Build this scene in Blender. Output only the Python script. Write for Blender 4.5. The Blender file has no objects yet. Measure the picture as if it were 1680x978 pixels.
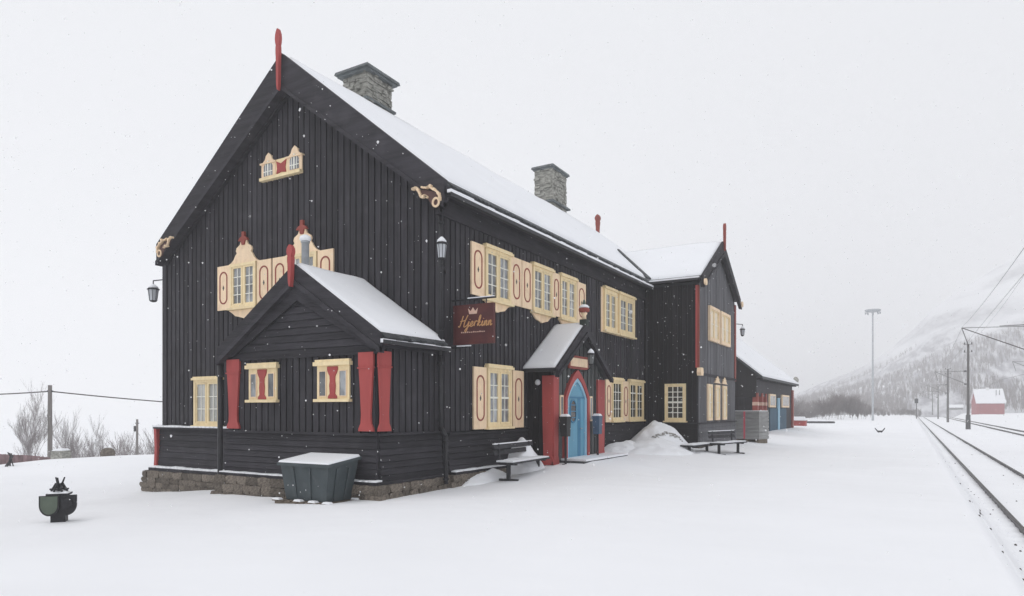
import bpy, math, random
import numpy as np
from math import sin, cos, pi, radians
random.seed(7); rng = np.random.default_rng(7)
SC = bpy.context.scene
COL = SC.collection

# ------------------------------------------------------------------ camera
cam_d = bpy.data.cameras.new('camera'); cam = bpy.data.objects.new('camera', cam_d); COL.objects.link(cam)
cam.location = (0, 0, 1.7); cam.rotation_euler = (radians(90), 0, radians(30.3))
cam_d.lens = 24; cam_d.sensor_width = 36; cam_d.shift_y = 183/1680
cam_d.clip_start = .05; cam_d.clip_end = 6000
SC.camera = cam
# ------------------------------------------------------------------ sky: overcast, thin rest of a clear-sky gradient
SUN_EL, SUN_ROT = 58, 220
W = bpy.data.worlds.new('World'); SC.world = W; W.use_nodes = True
nt = W.node_tree; nt.nodes.clear()
out = nt.nodes.new('ShaderNodeOutputWorld'); mx = nt.nodes.new('ShaderNodeMixShader')
b1 = nt.nodes.new('ShaderNodeBackground'); b2 = nt.nodes.new('ShaderNodeBackground')
sky = nt.nodes.new('ShaderNodeTexSky'); sky.sky_type = 'NISHITA'; sky.sun_disc = False
sky.sun_elevation = radians(SUN_EL); sky.sun_rotation = radians(SUN_ROT)
b1.inputs[1].default_value = .06
b2.inputs[0].default_value = (.81, .822, .852, 1); b2.inputs[1].default_value = 1.07   # cloud deck
mx.inputs[0].default_value = .95
nt.links.new(sky.outputs[0], b1.inputs[0]); nt.links.new(b1.outputs[0], mx.inputs[1])
nt.links.new(b2.outputs[0], mx.inputs[2]); nt.links.new(mx.outputs[0], out.inputs[0])
sun_d = bpy.data.lights.new('sun', 'SUN'); sun_d.energy = .7; sun_d.angle = radians(40); sun_d.color = (1, .97, .93)
sun = bpy.data.objects.new('sun', sun_d); COL.objects.link(sun)
sun.location = (20, -20, 40); sun.rotation_euler = (radians(90-SUN_EL), 0, radians(180-SUN_ROT))
# ------------------------------------------------------------------ render settings
SC.render.engine = 'CYCLES'
SC.view_settings.view_transform = 'Standard'; SC.view_settings.look = 'None'
SC.view_settings.exposure = 0; SC.view_settings.gamma = 1
SC.cycles.use_denoising = True
SC.cycles.max_bounces = 8; SC.cycles.diffuse_bounces = 4; SC.cycles.volume_bounces = 6
SC.cycles.transparent_max_bounces = 8

# ------------------------------------------------------------------ materials
def mat(name, col, rough=.7, var=.18, scale=(3, 3, 3), bump=0, bscale=30, rnd=0, spec=.3, metal=0, stain=None):
    m = bpy.data.materials.new(name); m.use_nodes = True
    n = m.node_tree; p = n.nodes['Principled BSDF']
    p.inputs['Roughness'].default_value = rough; p.inputs['Metallic'].default_value = metal
    p.inputs['Specular IOR Level'].default_value = spec
    tc = n.nodes.new('ShaderNodeTexCoord'); mp = n.nodes.new('ShaderNodeMapping'); mp.inputs[3].default_value = scale
    n.links.new(tc.outputs['Object'], mp.inputs[0])
    no = n.nodes.new('ShaderNodeTexNoise'); no.inputs['Scale'].default_value = 1; no.inputs['Detail'].default_value = 5
    n.links.new(mp.outputs[0], no.inputs[0])
    rp = n.nodes.new('ShaderNodeValToRGB')
    rp.color_ramp.elements[0].position = .3; rp.color_ramp.elements[1].position = .7
    rp.color_ramp.elements[0].color = tuple(c*(1-var) for c in col)+(1,)
    rp.color_ramp.elements[1].color = tuple(min(1, c*(1+var)) for c in col)+(1,)
    n.links.new(no.outputs[0], rp.inputs[0]); last = rp.outputs[0]
    if stain:
        sc_, amt, scol = stain
        n2 = n.nodes.new('ShaderNodeTexNoise'); n2.inputs['Scale'].default_value = sc_; n2.inputs['Detail'].default_value = 8
        n.links.new(tc.outputs['Object'], n2.inputs[0])
        r2 = n.nodes.new('ShaderNodeValToRGB'); r2.color_ramp.elements[0].position = .52; r2.color_ramp.elements[1].position = .72
        n.links.new(n2.outputs[0], r2.inputs[0])
        ml = n.nodes.new('ShaderNodeMath'); ml.operation = 'MULTIPLY'; ml.inputs[1].default_value = amt
        n.links.new(r2.outputs[0], ml.inputs[0])
        mi = n.nodes.new('ShaderNodeMixRGB'); mi.inputs[2].default_value = tuple(scol)+(1,)
        n.links.new(ml.outputs[0], mi.inputs[0]); n.links.new(last, mi.inputs[1]); last = mi.outputs[0]
    if rnd:
        oi = n.nodes.new('ShaderNodeObjectInfo'); mr = n.nodes.new('ShaderNodeMapRange')
        mr.inputs[3].default_value = 1-rnd; mr.inputs[4].default_value = 1+rnd
        n.links.new(oi.outputs['Random'], mr.inputs[0])
        hs = n.nodes.new('ShaderNodeHueSaturation'); n.links.new(mr.outputs[0], hs.inputs['Value'])
        n.links.new(last, hs.inputs['Color']); last = hs.outputs[0]
    n.links.new(last, p.inputs['Base Color'])
    if bump:
        nb = n.nodes.new('ShaderNodeTexNoise'); nb.inputs['Scale'].default_value = bscale; nb.inputs['Detail'].default_value = 6
        n.links.new(mp.outputs[0] if bscale < 8 else tc.outputs['Object'], nb.inputs[0])
        bp = n.nodes.new('ShaderNodeBump'); bp.inputs['Strength'].default_value = bump; bp.inputs['Distance'].default_value = .02
        n.links.new(nb.outputs[0], bp.inputs['Height']); n.links.new(bp.outputs[0], p.inputs['Normal'])
    return m
M = {}
M['tar'] = mat('tarred_boards', (.034, .032, .038), .75, .32, (9, 9, .8), .6, 5, .24, .25, stain=(2.2, .35, (.066, .063, .068)))
M['tarh'] = mat('tarred_planks', (.031, .029, .035), .75, .32, (.8, .8, 9), .6, 5, .2, .25, stain=(2.2, .35, (.066, .063, .068)))
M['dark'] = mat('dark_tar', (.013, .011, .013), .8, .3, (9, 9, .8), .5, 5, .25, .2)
M['porchtar'] = mat('weathered_porch_boards', (.085, .09, .09), .8, .25, (9, 9, .8), .4, 5, .12, .2)
M['wingtar'] = mat('greyed_wing_boards', (.125, .125, .135), .8, .25, (9, 9, .8), .4, 5, .12, .2)
M['blind'] = mat('cream_blind', (.80, .70, .55), .4, .08, (6, 6, 1))
M['twine'] = mat('grey_weathered_pole', (.18, .165, .155), .9, .2, (5, 5, .5))
M['fence'] = mat('pinkish_weathered_board', (.24, .16, .165), .9, .25, (3, 3, 3), 0, 30, .2)
M['gap'] = mat('tarred_underlay', (.027, .027, .032), .85, .2)
M['red'] = mat('red_paint', (.37, .066, .062), .6, .12, (4, 4, 1), .3, 4, .08, .3, stain=(3, .3, (.30, .05, .05)))
M['redbrown'] = mat('red_brown_trim', (.27, .06, .045), .6, .1)
M['redshade'] = mat('faded_brown_ground', (.10, .055, .05), .7, .2)
M['cream'] = mat('cream_paint', (.87, .67, .46), .6, .07, (9, 9, 1.2), .25, 20, .05, stain=(5, .55, (.70, .50, .33)))
M['yellow'] = mat('pale_yellow_paint', (.83, .68, .42), .6, .08, (9, 9, 1.2), .25, 20, .05, stain=(5, .5, (.66, .51, .30)))
M['ochre'] = mat('ochre_shade_paint', (.72, .50, .22), .6, .06)
M['bar'] = mat('off_white_paint', (.82, .81, .74), .5, .05)
M['glass'] = mat('window_glass', (.24, .25, .26), .08, .6, (5, 5, 2.5), 0, 30, .5, .6)
M['glassdark'] = mat('dark_window_glass', (.04, .035, .03), .08, .5, (3, 3, 2), 0, 30, .3, .6)
M['curtain'] = mat('curtained_glass', (.42, .42, .40), .15, .25, (6, 6, .6), 0, 30, .15, .6)
M['blue'] = mat('blue_door_paint', (.13, .33, .46), .5, .08, (3, 3, 1), .1, 10)
M['shedblue'] = mat('dark_blue_shed_boards', (.035, .09, .14), .7, .2, (9, 9, .8))
M['blue2'] = mat('pale_blue_paint', (.30, .52, .66), .5, .05)
M['bluedk'] = mat('deep_blue_paint', (.05, .20, .34), .5, .05)
M['stone'] = mat('plinth_stone', (.17, .145, .12), .9, .45, (7, 7, 7), .8, 25, .35, .2, stain=(9, .5, (.05, .045, .04)))
M['mortar'] = mat('plinth_mortar', (.10, .085, .07), .95, .3, (5, 5, 5), .8, 20)
M['slab'] = mat('grey_chimney_stone', (.32, .315, .285), .9, .4, (6, 6, 12), .7, 25, .1, .2, stain=(6, .5, (.12, .13, .11)))
M['slate'] = mat('dark_slate', (.06, .065, .07), .6, .3, (4, 4, 4), .4, 20, .25)
M['capstone'] = mat('cap_slate', (.13, .145, .15), .7, .3, (4, 4, 4), .4, 20, .1)
M['snow'] = mat('snow', (.86, .872, .90), .85, .012, (.6, .6, .6), .12, 12, 0, .2)
M['gsnow'] = mat('ground_snow', (.89, .898, .922), .85, .02, (.35, .35, .35), .4, 7, 0, .2)
M['pipe'] = mat('black_downpipe', (.03, .03, .034), .5, .2)
M['iron'] = mat('black_iron', (.022, .022, .025), .5, .3, (8, 8, 8), .2, 30)
M['steel'] = mat('galvanised_steel', (.42, .44, .46), .45, .15, (6, 6, 6), 0, 30, 0, .4, .3)
M['milk'] = mat('frosted_lamp_glass', (.50, .52, .55), .25, .12, (4, 4, 4))
M['dimglass'] = mat('dim_lamp_glass', (.16, .17, .17), .25, .15)
M['sign'] = mat('oxblood_sign_board', (.085, .024, .024), .6, .25, (3, 3, 3), .1, 20, 0, .3, stain=(3, .3, (.13, .042, .022)))
M['gold'] = mat('faded_gold_paint', (.55, .30, .13), .5, .2, (20, 20, 20))
M['pinkgold'] = mat('pale_rose_gold_paint', (.62, .42, .33), .5, .15)
M['bin'] = mat('dark_green_grey_plastic', (.050, .064, .070), .55, .15, (3, 3, 3), .1, 20, 0, .35, stain=(5, .4, (.09, .105, .11)))
M['wood'] = mat('old_grey_wood', (.16, .13, .10), .85, .3, (2, 9, 9), .3, 20, .15)
M['benchw'] = mat('black_bench_wood', (.035, .035, .04), .7, .3, (6, 2, 6), .2, 20, .1)
M['green'] = mat('green_enamel', (.10, .125, .095), .45, .15, (5, 5, 5))
M['rail'] = mat('dark_rail_steel', (.05, .045, .045), .5, .3, (2, 2, 2), .2, 20)
M['sleeper'] = mat('dark_sleeper', (.10, .09, .085), .9, .3, (4, 4, 4), .3, 20, .2)
M['mast'] = mat('weathered_wood_mast', (.085, .078, .075), .8, .3, (5, 5, .5), .2, 20)
M['concrete'] = mat('dark_concrete', (.07, .07, .072), .9, .3, (4, 4, 4), .2, 20)
M['wire'] = mat('overhead_wire', (.22, .22, .22), .6, .1)
M['twig'] = mat('birch_twigs', (.20, .172, .172), .9, .3, (1, 1, 1), 0, 30, .15)
M['bark'] = mat('birch_bark', (.17, .15, .14), .9, .35, (3, 3, 6), 0, 30, .1)
M['housered'] = mat('falu_red_cladding', (.33, .075, .085), .8, .1, (2, 2, .3))
M['wrap'] = mat('grey_stacked_goods', (.30, .30, .295), .7, .2, (2, 2, 10), .2, 20, .12)
M['pink'] = mat('pink_strap', (.62, .12, .16), .6, .1)
M['white'] = mat('white_paint', (.78, .78, .78), .5, .04)
M['dull'] = mat('dull_dark_green', (.03, .04, .035), .6, .2)
M['dirtsnow'] = mat('dirty_snow', (.36, .35, .33), .95, .3, (5, 5, 5), .5, 20)
M['binbl'] = mat('blue_grey_metal', (.07, .11, .17), .5, .2)
# ------------------------------------------------------------------ helpers
V0 = (0.0, 0.0, 0.0)
class MB:
    """mesh builder: world coordinates in, one object out"""
    def __init__(s, off=V0): s.v = []; s.f = []; s.m = []; s.off = off
    def add(s, vs, fs, m=0):
        k = len(s.v); s.v += [tuple(map(float, q)) for q in vs]; s.f += [tuple(i+k for i in q) for q in fs]; s.m += [m]*len(fs); return s
    def box(s, x0, x1, y0, y1, z0, z1, m=0):
        return s.hexa([(x0, y0, z0), (x1, y0, z0), (x1, y1, z0), (x0, y1, z0), (x0, y0, z1), (x1, y0, z1), (x1, y1, z1), (x0, y1, z1)], m)
    def hexa(s, p, m=0):
        return s.add(p, [(0, 3, 2, 1), (4, 5, 6, 7), (0, 1, 5, 4), (1, 2, 6, 5), (2, 3, 7, 6), (3, 0, 4, 7)], m)
    def prism(s, poly, d, m=0):          # closed polygon (3-D points) swept by vector d
        n = len(poly); a = [tuple(q) for q in poly]; b = [(q[0]+d[0], q[1]+d[1], q[2]+d[2]) for q in poly]
        return s.add(a+b, [tuple(range(n))[::-1], tuple(range(n, 2*n))]+[(i, (i+1) % n, n+(i+1) % n, n+i) for i in range(n)], m)
    def tube(s, p, q, r0, r1=None, n=8, m=0, caps=True):
        r1 = r0 if r1 is None else r1
        p = np.array(p, float); q = np.array(q, float); d = q-p; d = d/max(1e-9, np.linalg.norm(d))
        a = np.cross(d, (0, 0, 1) if abs(d[2]) < .9 else (1, 0, 0)); a /= np.linalg.norm(a); b = np.cross(d, a)
        vs = [p+r0*(cos(2*pi*i/n)*a+sin(2*pi*i/n)*b) for i in range(n)]+[q+r1*(cos(2*pi*i/n)*a+sin(2*pi*i/n)*b) for i in range(n)]
        fs = [(i, (i+1) % n, n+(i+1) % n, n+i) for i in range(n)]
        if caps: fs += [tuple(range(n))[::-1], tuple(range(n, 2*n))]
        return s.add(vs, fs, m)
    def path(s, pts, r, n=6, m=0):
        for a, b in zip(pts[:-1], pts[1:]): s.tube(a, b, r, r, n, m)
        return s
    def lathe(s, c, prof, n=14, m=0):    # prof: (radius, z)
        vs = []; fs = []
        for r, z in prof:
            for i in range(n): vs.append((c[0]+r*cos(2*pi*i/n), c[1]+r*sin(2*pi*i/n), c[2]+z))
        for k in range(len(prof)-1):
            for i in range(n): fs.append((k*n+i, k*n+(i+1) % n, (k+1)*n+(i+1) % n, (k+1)*n+i))
        fs += [tuple(range(n))[::-1], tuple(range((len(prof)-1)*n, len(prof)*n))]
        return s.add(vs, fs, m)
    def build(s, name, mats, parent=None, smooth=False, label=None, kind=None):
        me = bpy.data.meshes.new(name)
        o_ = s.off
        me.from_pydata([(a-o_[0], b-o_[1], c-o_[2]) for a, b, c in s.v], [], s.f)
        for q in (mats if isinstance(mats, (list, tuple)) else [mats]): me.materials.append(M[q])
        me.polygons.foreach_set('material_index', s.m)
        if smooth: me.polygons.foreach_set('use_smooth', [True]*len(s.f))
        me.update()
        ob = bpy.data.objects.new(name, me); COL.objects.link(ob)
        if parent is not None: ob.parent = parent
        if label: ob['label'] = label
        if kind: ob['kind'] = kind
        return ob
def tag(o, label=None, cat=None, group=None, kind=None):
    if label: o['label'] = label
    if cat: o['category'] = cat
    if group: o['group'] = group
    if kind: o['kind'] = kind
    return o
def thing(name, label, cat, loc=V0, rz=0, group=None):
    o = bpy.data.objects.new(name, None); COL.objects.link(o); o.location = loc; o.rotation_euler = (0, 0, rz)
    o.empty_display_size = .2
    return tag(o, label, cat, group)
KIDS = {}
def copy_tree(o, parent=None):
    c = o.copy(); COL.objects.link(c)
    if parent is not None: c.parent = parent
    for ch in list(o.children): copy_tree(ch, c)
    return c
def sm(a, b, x):
    t = np.clip((np.asarray(x, float)-a)/(b-a), 0, 1); return t*t*(3-2*t)
# smooth value noise on numpy arrays
_P = rng.random((256, 256))
def vn(x, y):
    x = np.asarray(x, float); y = np.asarray(y, float)
    xi = np.floor(x).astype(int); yi = np.floor(y).astype(int); fx = x-xi; fy = y-yi
    fx = fx*fx*(3-2*fx); fy = fy*fy*(3-2*fy)
    g = lambda i, j: _P[i % 256, j % 256]
    return (g(xi, yi)*(1-fx)+g(xi+1, yi)*fx)*(1-fy)+(g(xi, yi+1)*(1-fx)+g(xi+1, yi+1)*fx)*fy - .5
def fbm(x, y, o=4):
    r = 0; a = 1
    for k in range(o): r = r+a*vn(x*2**k+17*k, y*2**k+31*k); a *= .5
    return r

# ------------------------------------------------------------------ terrain
def ground_z(x, y):
    x = np.asarray(x, float); y = np.asarray(y, float)
    z = np.interp(-x, [0, 6.5, 9.3, 11, 13.9, 16, 19.6, 30], [0, 0, -.10, -.19, -.29, -.5, -.80, -.85])*(1-sm(35, 60, y))
    z = z+.30*sm(13.2, 18, y)*sm(5, 8, -x)*(1-sm(70, 90, y))
    q = -.88*x+.475*y
    m = sm(18, 24, -x)
    d = np.clip(q-38, 0, None)
    z = z-m*np.minimum(d*d/(d+6)*.22, 9)
    z = z-.10*m*sm(30, 38, q)*sm(20, 12, y)
    # track bed
    z = z-.60*sm(.80, 1.5, x)
    z = z+1.15*sm(10.9, 14, x)*sm(20, 60, y)+.6*sm(20, 45, x)
    w = 1-sm(.6, .9, x)*(1-sm(14, 18, x))*.85
    z = z+w*(.07*fbm(x*.10+3, y*.10)+.022*fbm(x*.7, y*.7, 3)+.014*fbm(x*3, y*3, 3)+.010*fbm(x*.9+.5*y, y*2.4-.6*x, 2))
    # a soft wheel rut pair and footprints line along the platform
    z = z-.012*np.exp(-((x+3.2-.03*y)/.16)**2)*sm(2, 8, y)-.012*np.exp(-((x+4.7-.03*y)/.16)**2)*sm(2, 8, y)
    # buried sleepers make low ridges between the rails
    br = sm(1.25, 1.5, x)*(1-sm(3.55, 3.85, x))
    z = z+br*(.035+.012*np.cos(2*pi*(y+5.7)/.62)+.022*vn(x*5, y*5)+.012*vn(x*11, y*11))
    # snow banked along the walls
    return z
def graded(a, b, dense, lo, hi, grow=1.12):
    xs = list(np.arange(a, b+1e-6, dense)); st = dense; v = a
    while v > lo: st *= grow; v -= st; xs.insert(0, v)
    st = dense; v = b
    while v < hi: st *= grow; v += st; xs.append(v)
    return np.array(xs)
def grid_obj(name, X, Y, Z, m, kind, label=None):
    ny, nx = X.shape
    me = bpy.data.meshes.new(name); co = np.stack([X, Y, Z], -1).reshape(-1, 3).astype(np.float32)
    i = np.arange(ny*nx).reshape(ny, nx)
    f = np.stack([i[:-1, :-1], i[:-1, 1:], i[1:, 1:], i[1:, :-1]], -1).reshape(-1, 4).astype(np.int32)
    me.vertices.add(len(co)); me.vertices.foreach_set('co', co.ravel())
    me.loops.add(f.size); me.loops.foreach_set('vertex_index', f.ravel())
    me.polygons.add(len(f)); me.polygons.foreach_set('loop_start', np.arange(0, f.size, 4, dtype=np.int32))
    me.polygons.foreach_set('loop_total', np.full(len(f), 4, np.int32))
    me.polygons.foreach_set('use_smooth', np.ones(len(f), bool))
    me.materials.append(M[m]); me.update(calc_edges=True); me.validate()
    o = bpy.data.objects.new(name, me); COL.objects.link(o); o['kind'] = kind
    if label: o['label'] = label
    return o
gx = np.unique(np.concatenate([graded(-22, 4.2, .22, -1500, 1500), np.arange(.7, 3.9, .08)]))
gy = graded(-1, 34, .155, -300, 1500, 1.05)
GX, GY = np.meshgrid(gx, gy)
grid_obj('snow_ground', GX, GY, ground_z(GX, GY), 'gsnow', 'structure', 'smooth snow covering the platform, the track bed and the ground')
gz = lambda x, y: float(ground_z(x, y))

# mountain across the valley
mm = bpy.data.materials.new('snowy_mountain'); mm.use_nodes = True; M['mountain'] = mm
n = mm.node_tree; p = n.nodes['Principled BSDF']; p.inputs['Roughness'].default_value = .9
ge = n.nodes.new('ShaderNodeNewGeometry'); sx = n.nodes.new('ShaderNodeSeparateXYZ'); n.links.new(ge.outputs['Position'], sx.inputs[0])
def noise(sc, det, mscale=(1, 1, 1), rot=0):
    mp = n.nodes.new('ShaderNodeMapping'); mp.inputs[3].default_value = mscale; mp.inputs[2].default_value = (0, rot, 0)
    n.links.new(ge.outputs['Position'], mp.inputs[0])
    t = n.nodes.new('ShaderNodeTexNoise'); t.inputs['Scale'].default_value = sc; t.inputs['Detail'].default_value = det
    n.links.new(mp.outputs[0], t.inputs[0]); return t.outputs[0]
def mathn(op, a, b):
    k = n.nodes.new('ShaderNodeMath'); k.operation = op
    for i, q in enumerate((a, b)):
        if isinstance(q, (int, float)): k.inputs[i].default_value = q
        else: n.links.new(q, k.inputs[i])
    return k.outputs[0]
def mapr(v, a, b, c=0, d=1):
    k = n.nodes.new('ShaderNodeMapRange'); n.links.new(v, k.inputs[0])
    for i, q in enumerate((a, b, c, d)): k.inputs[i+1].default_value = q
    return k.outputs[0]
big = noise(.012, 5); fine = noise(.30, 8, (1, .12, .5)); streak = noise(.016, 8, (1, .3, 2.2), .6)
line = mathn('ADD', sx.outputs[2], mathn('MULTIPLY', mathn('SUBTRACT', big, .5), -110))
forest = mathn('MULTIPLY', mapr(line, 58, 34), mapr(fine, .36, .62, .25, .85))
patch = mathn('MULTIPLY', mapr(streak, .43, .60, 0, .62), mapr(fine, .3, .65, .45, 1))
dk = mathn('MAXIMUM', forest, patch)
mc = n.nodes.new('ShaderNodeMixRGB'); mc.inputs[1].default_value = (.84, .85, .88, 1); mc.inputs[2].default_value = (.15, .14, .165, 1)
n.links.new(dk, mc.inputs[0]); n.links.new(mc.outputs[0], p.inputs['Base Color'])
A = np.radians(np.linspace(14, 128, 420)); R = np.concatenate([np.linspace(235, 800, 150), np.linspace(830, 1400, 14)])
AA, RR = np.meshgrid(A, R)
tanel = np.interp(np.degrees(AA), [14, 17.8, 22.4, 24.5, 26.6, 29, 30.4, 31.75, 33.3, 34.5, 36.5, 45, 60, 80, 110, 128], [0, 0, .019, .036, .053, .078, .099, .125, .149, .162, .188, .21, .21, .16, .08, 0])
ph = AA-radians(30.3); MX = RR*np.sin(ph); MY = RR*np.cos(ph)
ramp = np.clip((RR-235)/(760-235), 0, 1)**1.25
ramp = np.where(RR > 780, 1-(RR-780)/900, ramp)
MZ = -1.2+(tanel*760+2)*ramp
MZ += ramp*np.clip(tanel*30, 0, 1)*(9*fbm(MX*.012, MY*.012, 5)+1.2*fbm(MX*.08, MY*.08, 3))
MZ += .6*sm(235, 260, RR)
grid_obj('mountain', MX, MY, MZ, 'mountain', 'structure', 'snowy mountainside with leafless forest on its lower slopes')
def mount_z(x, y):
    r = math.hypot(x, y); a = math.degrees(math.atan2(x, y))+30.3
    te = np.interp(a, np.degrees(A), tanel[0]); rp = min(1, max(0, (r-235)/525))**1.25
    z = -1.2+(te*760+2)*rp+rp*min(1, te*30)*(9*float(fbm(x*.012, y*.012, 5)))+.6*float(sm(235, 260, r))
    return max(z, gz(x, y))

# ------------------------------------------------------------------ station building
RO = (-9.17, 12.6, 0.0)
B = thing('station_building', 'black tarred timber railway station with snowy roof, red trim and cream shutters', 'building', RO)
def mb(): return MB(RO)
class Fr:
    """a wall plane: s along the wall, z up, o outward"""
    def __init__(s, org, S, N): s.o = org; s.S = S; s.N = N
    def P(s, a, z, o): return (s.o[0]+s.S[0]*a+s.N[0]*o, s.o[1]+s.S[1]*a+s.N[1]*o, z)
    def box(s, m_, a0, a1, z0, z1, o0, o1, m=0):
        P = s.P; q = [P(a0, z0, o0), P(a1, z0, o0), P(a1, z0, o1), P(a0, z0, o1), P(a0, z1, o0), P(a1, z1, o0), P(a1, z1, o1), P(a0, z1, o1)]
        return m_.hexa(q, m)
    def poly(s, m_, pts, o0, o1, m=0):
        return m_.prism([s.P(a, z, o0) for a, z in pts], (s.N[0]*(o1-o0), s.N[1]*(o1-o0), 0), m)
XE, XW, YS, YN = -9.17, -19.61, 12.6, 32.5
XM = (XE+XW)/2
gable = Fr((0, YS), (1, 0), (0, -1))
facade = Fr((XE, 0), (0, 1), (1, 0))
ann = Fr((0, 10.5), (1, 0), (0, -1))
anns = Fr((-9.27, 0), (0, 1), (1, 0))
wside = Fr((0, 26.1), (1, 0), (0, -1))
wfront = Fr((-7.03, 0), (0, 1), (1, 0))
pside = Fr((0, 16.5), (1, 0), (0, -1))
pfront = Fr((-8.4, 0), (0, 1), (1, 0))
RX, RZ, RSL = -14.08, 10.86, .80     # main ridge, its height (tile line), slope
def roofz(x): return RZ-RSL*abs(x-RX)
walls = mb()
walls.prism([(XW, YS, -.1), (XE, YS, -.1), (XE, YS, roofz(XE)-.15), (RX, YS, RZ-.25), (XW, YS, roofz(XW)-.15)], (0, YN-YS, 0))
mainw = walls.build('main_walls', 'gap', B)
aw = mb(); aw.prism([(-13.86, 10.5, .2), (-9.27, 10.5, .2), (-9.27, 10.5, 3.0), (-11.45, 10.5, 4.4), (-13.86, 10.5, 3.0)], (0, 2.1, 0))
annw = aw.build('annex_walls', 'gap', B)
ww = mb(); ww.prism([(-7.03, 26.1, .2), (-7.03, 32.4, .2), (-7.03, 32.4, 6.6), (-7.03, 29.2, 8.45), (-7.03, 26.1, 6.6)], (-2.2, 0, 0))
wingw = ww.build('wing_walls', 'gap', B)
pw = mb(); pw.prism([(-8.4, 16.5, .1), (-8.4, 19.95, .1), (-8.4, 19.95, 2.8), (-8.4, 18.15, 3.95), (-8.4, 16.5, 2.8)], (-.85, 0, 0))
porw = pw.build('porch_walls', 'gap', B)

def vboards(fr, a0, a1, zb, ztop, par, m='tar', sp=.2, w=.155, th=.032, base=.004):
    k = int(round((a1-a0)/sp)); sp = (a1-a0)/k
    for i in range(k):
        c = a0+sp*(i+.5); ww_ = w*random.uniform(.92, 1.08)/2
        q = mb(); t = th*random.uniform(.85, 1.15)
        pts = [(c-ww_, zb), (c+ww_, zb), (c+ww_, ztop(c+ww_)), (c-ww_, ztop(c-ww_))]
        if ztop(c) < zb+.05: continue
        fr.poly(q, pts, base, base+t); q.build('board', m, par)
def hplanks(fr, a0, a1, z0, z1, par, m='tarh', n_=6, o=.05, lean=.0, name='plank'):
    h = (z1-z0)/n_
    for i in range(n_):
        q = mb(); zb = z0+i*h; zt = zb+h-.008
        f0 = o+lean*(1-(zb-z0)/(z1-z0)); f1 = o+lean*(1-(zt-z0)/(z1-z0))-.022
        P = fr.P; j = random.uniform(-.003, .003)
        q.hexa([P(a0, zb, 0), P(a1, zb, 0), P(a1, zb, f0+j), P(a0, zb, f0+j), P(a0, zt, 0), P(a1, zt, 0), P(a1, zt, f1+j), P(a0, zt, f1+j)])
        q.build(name, m, par)
# vertical boards
vboards(gable, XW, XE, 1.2, lambda x: roofz(x)-.5, mainw)
vboards(facade, 12.62, 26.08, 1.2, lambda y: 6.12, mainw)
vboards(ann, -13.84, -9.28, 1.2, lambda x: 2.82, annw)
vboards(anns, 10.52, 12.55, 1.2, lambda x: 2.95, annw)
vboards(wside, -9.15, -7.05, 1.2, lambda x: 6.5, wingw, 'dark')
vboards(wfront, 26.12, 32.38, 1.2, lambda y: 8.35-.60*abs(y-29.2), wingw, 'wingtar', .25, .2)
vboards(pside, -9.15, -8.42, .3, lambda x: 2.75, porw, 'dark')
vboards(pfront, 16.55, 19.9, .3, lambda y: 3.9-.66*abs(y-18.15), porw, 'porchtar', .28, .2)
# lower horizontal planking
hplanks(gable, -19.78, -13.9, -.08, 1.12, mainw, n_=7, o=.10, lean=.06)
hplanks(facade, 12.7, 16.45, .27, 1.12, mainw, n_=6, o=.06, lean=.05)
hplanks(facade, 20.0, 26.05, .27, 1.12, mainw, n_=5, o=.06, lean=.05)
hplanks(ann, -13.88, -9.24, .24, 1.17, annw, n_=7, o=.06, lean=.05)
hplanks(anns, 10.5, 12.6, .24, 1.17, annw, n_=7, o=.06, lean=.05)
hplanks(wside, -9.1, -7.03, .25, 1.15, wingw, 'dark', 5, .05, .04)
hplanks(wfront, 26.1, 32.4, .3, 1.15, wingw, 'wingtar', n_=5, o=.05, lean=.04)
# annex gable planks
for i in range(11):
    z0 = 2.86+i*.155; z1 = z0+.148; hw0 = max(0, (4.52-z0)/.66); hw1 = max(0, (4.52-z1)/.66)
    hw0 = min(hw0, 2.2); hw1 = min(hw1, 2.2)
    if hw1 <= .05: break
    q = mb(); P = ann.P; c = -11.47
    q.hexa([P(c-hw0, z0, 0), P(c+hw0, z0, 0), P(c+hw0, z0, .055), P(c-hw0, z0, .055), P(c-hw1, z1, 0), P(c+hw1, z1, 0), P(c+hw1, z1, .034), P(c-hw1, z1, .034)])
    q.build('plank', 'tarh', annw)
# ledges (water boards) with snow
def ledge(fr, a0, a1, z, o, th=.05, snow=.0, par=None, ms='tarh'):
    q = mb(); fr.box(q, a0, a1, z-th, z, 0, o); L = q.build('ledge', ms, B)
    if snow:
        q = mb(); nseg = max(2, int((a1-a0)/.18)); prev = None; top = []
        for i in range(nseg+1):
            a = a0+(a1-a0)*i/nseg; top.append((a, snow*random.uniform(.75, 1.2), o+.012*random.uniform(-1, 1)))
        for (a, h, oo), (b, g, pp) in zip(top[:-1], top[1:]):
            P = fr.P; q.hexa([P(a, z+.001, .03), P(b, z+.001, .03), P(b, z+.001, pp), P(a, z+.001, oo), P(a, z+h*1.1, .03), P(b, z+g*1.1, .03), P(b, z+g*.8, pp-.01), P(a, z+h*.8, oo-.01)])
        q.build('snow_strip', 'snow', L, True)
ledge(gable, -19.86, -13.92, 1.17, .21, .05, .055)
ledge(facade, 12.7, 16.4, 1.17, .12)
ledge(facade, 20.0, 26.05, 1.17, .12)
ledge(ann, -13.9, -9.2, 1.22, .11)
ledge(anns, 10.42, 12.58, 1.22, .11)
ledge(wfront, 26.05, 32.4, 1.2, .10)
ledge(gable, -19.95, -13.92, -.05, .30, .09, .06)
ledge(ann, -13.9, -9.12, .25, .24, .06, .03)
ledge(anns, 10.28, 12.5, .25, .20, .06, .0)
ledge(facade, 12.75, 16.4, .27, .24, .06, .035)
ledge(facade, 20.1, 26.0, .27, .22, .06, .035)
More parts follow.
